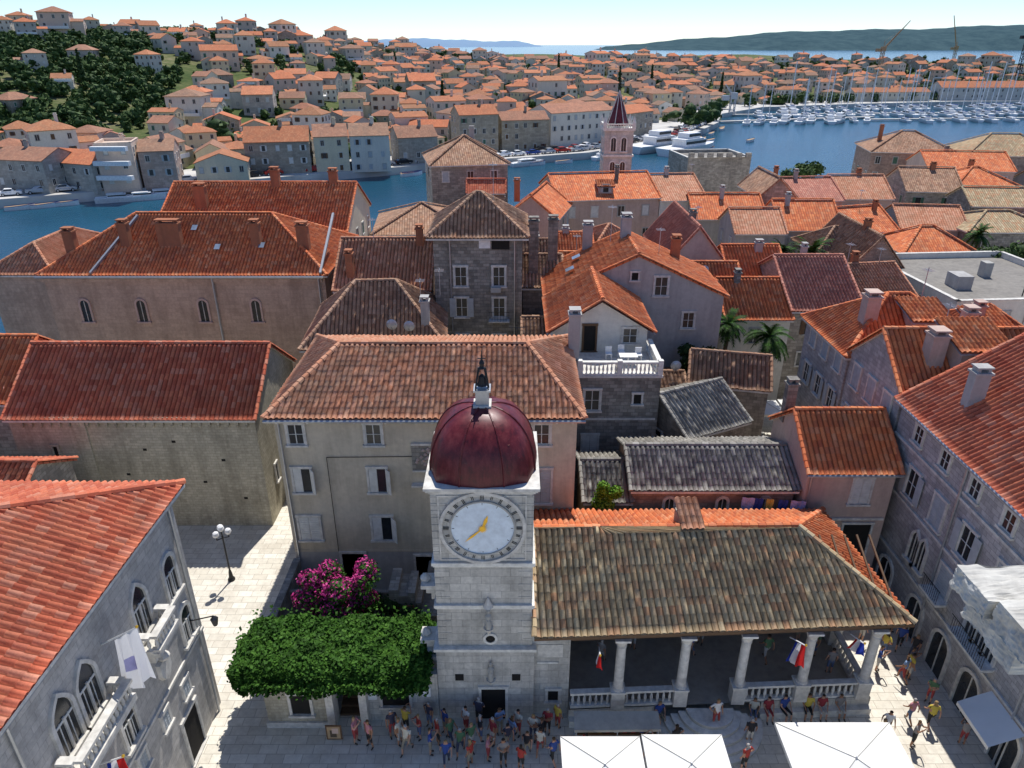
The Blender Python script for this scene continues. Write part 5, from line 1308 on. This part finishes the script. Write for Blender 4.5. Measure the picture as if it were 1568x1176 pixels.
def person_mesh(kind,longhair=False):
    j=pose(kind); names=list(j); ix={k:i for i,k in enumerate(names)}
    me=bpy.data.meshes.new('skel'); me.from_pydata([j[k][:3] for k in names],[(ix[a],ix[b]) for a,b,_ in BON],[])
    ob=bpy.data.objects.new('skel',me); scene.collection.objects.link(ob)
    ob.modifiers.new('s','SKIN'); sv=me.skin_vertices[0].data
    for k in names:
        r=j[k][3]; f=1.25 if k in('pel','spi','che') else 1
        sv[ix[k]].radius=(r*f,r*.9); sv[ix[k]].use_root=(k=='pel')
    ob.modifiers[0].use_smooth_shade=True
    ss=ob.modifiers.new('ss','SUBSURF'); ss.levels=1
    dg=bpy.context.evaluated_depsgraph_get(); m2=bpy.data.meshes.new_from_object(ob.evaluated_get(dg))
    bpy.data.objects.remove(ob)
    segs=[(V(j[a][:3]),V(j[b][:3]),m,a) for a,b,m in BON]
    m2.materials.clear()
    for _ in range(5): m2.materials.append(None)
    hd=V(j['hd1'][:3])
    for p in m2.polygons:
        c=p.center;best=9;bm=0
        for a,b,m,nmn in segs:
            t=max(0,min(1,(c-a).dot(b-a)/max(1e-9,(b-a).length_squared))); dd=(c-a-(b-a)*t).length
            if dd<best:
                best=dd;bm=m
                if nmn[:2]=='sh' and t>.62: bm=0
                if nmn[:2]=='kn' and t<.08: bm=2
                if nmn=='che' and c.z>j['nek'][2]-.02: bm=0
        if (c-hd).length<.17 and c.z>hd.z-.08 and (c.z>hd.z+.045 or c.y>hd.y+.02): bm=3
        if longhair and (c-hd).length<.24 and c.y>hd.y+.02 and c.z>hd.z-.2: bm=3
        p.material_index=bm
    bm_=bmesh.new(); bm_.from_mesh(m2)
    def cone(a,b,r,mi):
        a=V(a);b=V(b);d=(b-a).normalized();x=d.orthogonal().normalized();y=d.cross(x)
        A=[bm_.verts.new(a+(x*math.cos(q)+y*math.sin(q))*r) for q in (0,1.57,3.14,4.71)]; T_=bm_.verts.new(b)
        for i in range(4): f=bm_.faces.new([A[i],A[(i+1)%4],T_]); f.material_index=mi
    cone(hd+V((0,-.075,-.01)),hd+V((0,-.115,-.03)),.016,0)
    for s in(-1,1): cone(hd+V((s*.07,.0,-.01)),hd+V((s*.10,.01,.01)),.022,0)
    for s in 'LR':
        h=V(j['ha'+s][:3]);w=V(j['wr'+s][:3]);d=(h-w).normalized();x=d.cross(V((1,0,0)));x=x.normalized() if x.length>.1 else V((0,1,0))
        for k,l in enumerate((.075,.085,.08,.06)): cone(h+x*(-.024+.016*k),h+x*(-.026+.017*k)+d*(l+.02)+V((0,-.015,0)),.009,0)
        cone(h-d*.02+x*-.028,h+x*-.06+d*.03,.010,0)
    bm_.to_mesh(m2); bm_.free(); m2.update(); return m2
PM=[person_mesh(k,l) for k,l in (('stand',False),('hip',True),('walk',False),('photo',False),('fold',True),('walk',True))]; PS=[person_mesh('sit',False),person_mesh('sit',True)]
def col(n,c): return flat(n,c,.85,0,.08,5)
skins=[col('skin_light',(.50,.28,.19)),col('skin_tan',(.38,.20,.12))]
shirts=[col('cloth%d'%i,c) for i,c in enumerate(((.68,.68,.66),(.40,.05,.04),(.04,.08,.28),(.03,.03,.035),(.60,.46,.08),(.10,.20,.10),(.50,.22,.25),(.22,.32,.50),(.25,.23,.22),(.55,.53,.45),(.05,.05,.08),(.30,.04,.05)))]
pants=[col('trouser%d'%i,c) for i,c in enumerate(((.05,.06,.10),(.30,.26,.19),(.03,.03,.03),(.50,.48,.44),(.10,.14,.25),(.30,.05,.05)))]
hair=[col('hair%d'%i,c) for i,c in enumerate(((.03,.02,.015),(.10,.06,.03),(.30,.20,.09),(.35,.34,.33)))]
shoe=col('shoe',(.06,.05,.045))
def person(x,y,z,rot,me=None,shirt=None,pant=None,sc=None):
    me=me or random.choice(PM); o=put(me,'person',x,y,z,rot,sc or random.uniform(.97,1.1))
    for i,m in enumerate((random.choice(skins),shirt or random.choice(shirts),pant or random.choice(pants),random.choice(hair),shoe)):
        o.material_slots[i].link='OBJECT'; o.material_slots[i].material=m
    return o
for x,y in ((-7.4,23.1),(-6.7,22.9),(-5.7,23.4),(-4.9,22.6),(-4.4,23.3),(-3.8,22.5),(-3.2,23.6),(-2.9,23.1),(-2.2,23.7),(-2.4,22.5),(-1.5,23.2),(-1.1,22.2),(-.6,23.6),(-.2,22.8),(.3,23.5),(.7,22.4),(1.0,23.2),(1.7,23.6),(-1.9,21.9),(-.4,21.9),(.4,21.7),(1.3,22.5),(-3.0,21.9),(2.2,23.9),(-5.3,23.0),(-1.6,24.1),(1.9,22.0),(-.9,23.0),(-3.5,23.0),(.0,23.2),(-1.9,22.8),(1.4,23.1),(-5.1,23.7),(-4.0,24.0)):
    person(x,y,0,random.uniform(0,6.28))
person(19.4,24.2,0,3.4,PM[2],shirts[6],pants[4]); person(20.2,23.9,0,3.0,PM[5],shirts[4],pants[2])
for x,y in ((20.3,26.7),(20.9,27.3),(21.6,28.2),(19.4,29.5),(20.6,31),(21.3,23.0),(19.6,33),(20.7,26.9),(21.2,28.9),(20.1,28.4),(19.3,27.4),(21.0,25.4),(20.6,32.4),(21.4,30.2),(18.9,22.9),(17.9,23.5),(19.0,31.6)): person(x,y,0,random.uniform(0,6.28))
person(9.7,23.6,.54,.2,PM[1],shirts[0],pants[5])
for x,y in ((9.3,27.5),(10.1,28.4),(6.4,28),(13.2,27.2),(15.4,28.6),(16.2,26.4),(4.6,27.0),(15.9,27.6),(12.3,29.5)): person(x,y,.9,random.uniform(0,6.28))
for x in (11.9,12.6,13.4,14.6,15.3,16.2,7.2): person(x,24.2+.047*(x-2.75)-.0,-.05,random.uniform(-.3,.3),random.choice(PS))
for x,y in ((3.4,22.2),(6.2,22.2),(7.6,22.6),(10.6,21.7),(11.2,23.0),(17.3,22.9)): person(x,y,0,random.uniform(2,4))
# ---------------------------------------------------------------- light, sky, camera
el=math.radians(64); az=math.radians(14)
sd=V((math.sin(az)*math.cos(el),math.cos(az)*math.cos(el),math.sin(el)))
L=bpy.data.lights.new('sun','SUN'); L.energy=5.0; L.angle=math.radians(.5); L.color=(1,.965,.91)
lo=bpy.data.objects.new('sun',L); scene.collection.objects.link(lo); lo.rotation_euler=(-sd).to_track_quat('-Z','Y').to_euler()
w=bpy.data.worlds.new('World'); scene.world=w; w.use_nodes=True; nt=w.node_tree
sk=nt.nodes.new('ShaderNodeTexSky'); sk.sky_type='NISHITA'; sk.sun_disc=False; sk.sun_elevation=el; sk.sun_rotation=az; sk.air_density=.8; sk.dust_density=.0; sk.ozone_density=2.2
tint=mix(nt,1.0,sk.outputs[0],(.90,.97,1.12),'MULTIPLY')
nt.links.new(tint,nt.nodes['Background'].inputs[0]); nt.nodes['Background'].inputs[1].default_value=.135
cd=bpy.data.cameras.new('cam'); cd.sensor_width=36; cd.lens=36*1087/1568; cd.clip_end=40000; cd.clip_start=.1
co=bpy.data.objects.new('camera',cd); scene.collection.objects.link(co); co.location=(0,0,30); co.rotation_euler=(math.radians(90-25.6),0,0)
scene.camera=co
scene.view_settings.view_transform='Standard'; scene.view_settings.look='None'; scene.view_settings.exposure=0
print('filler',cnt,'far',N,'trees',len(TREES))
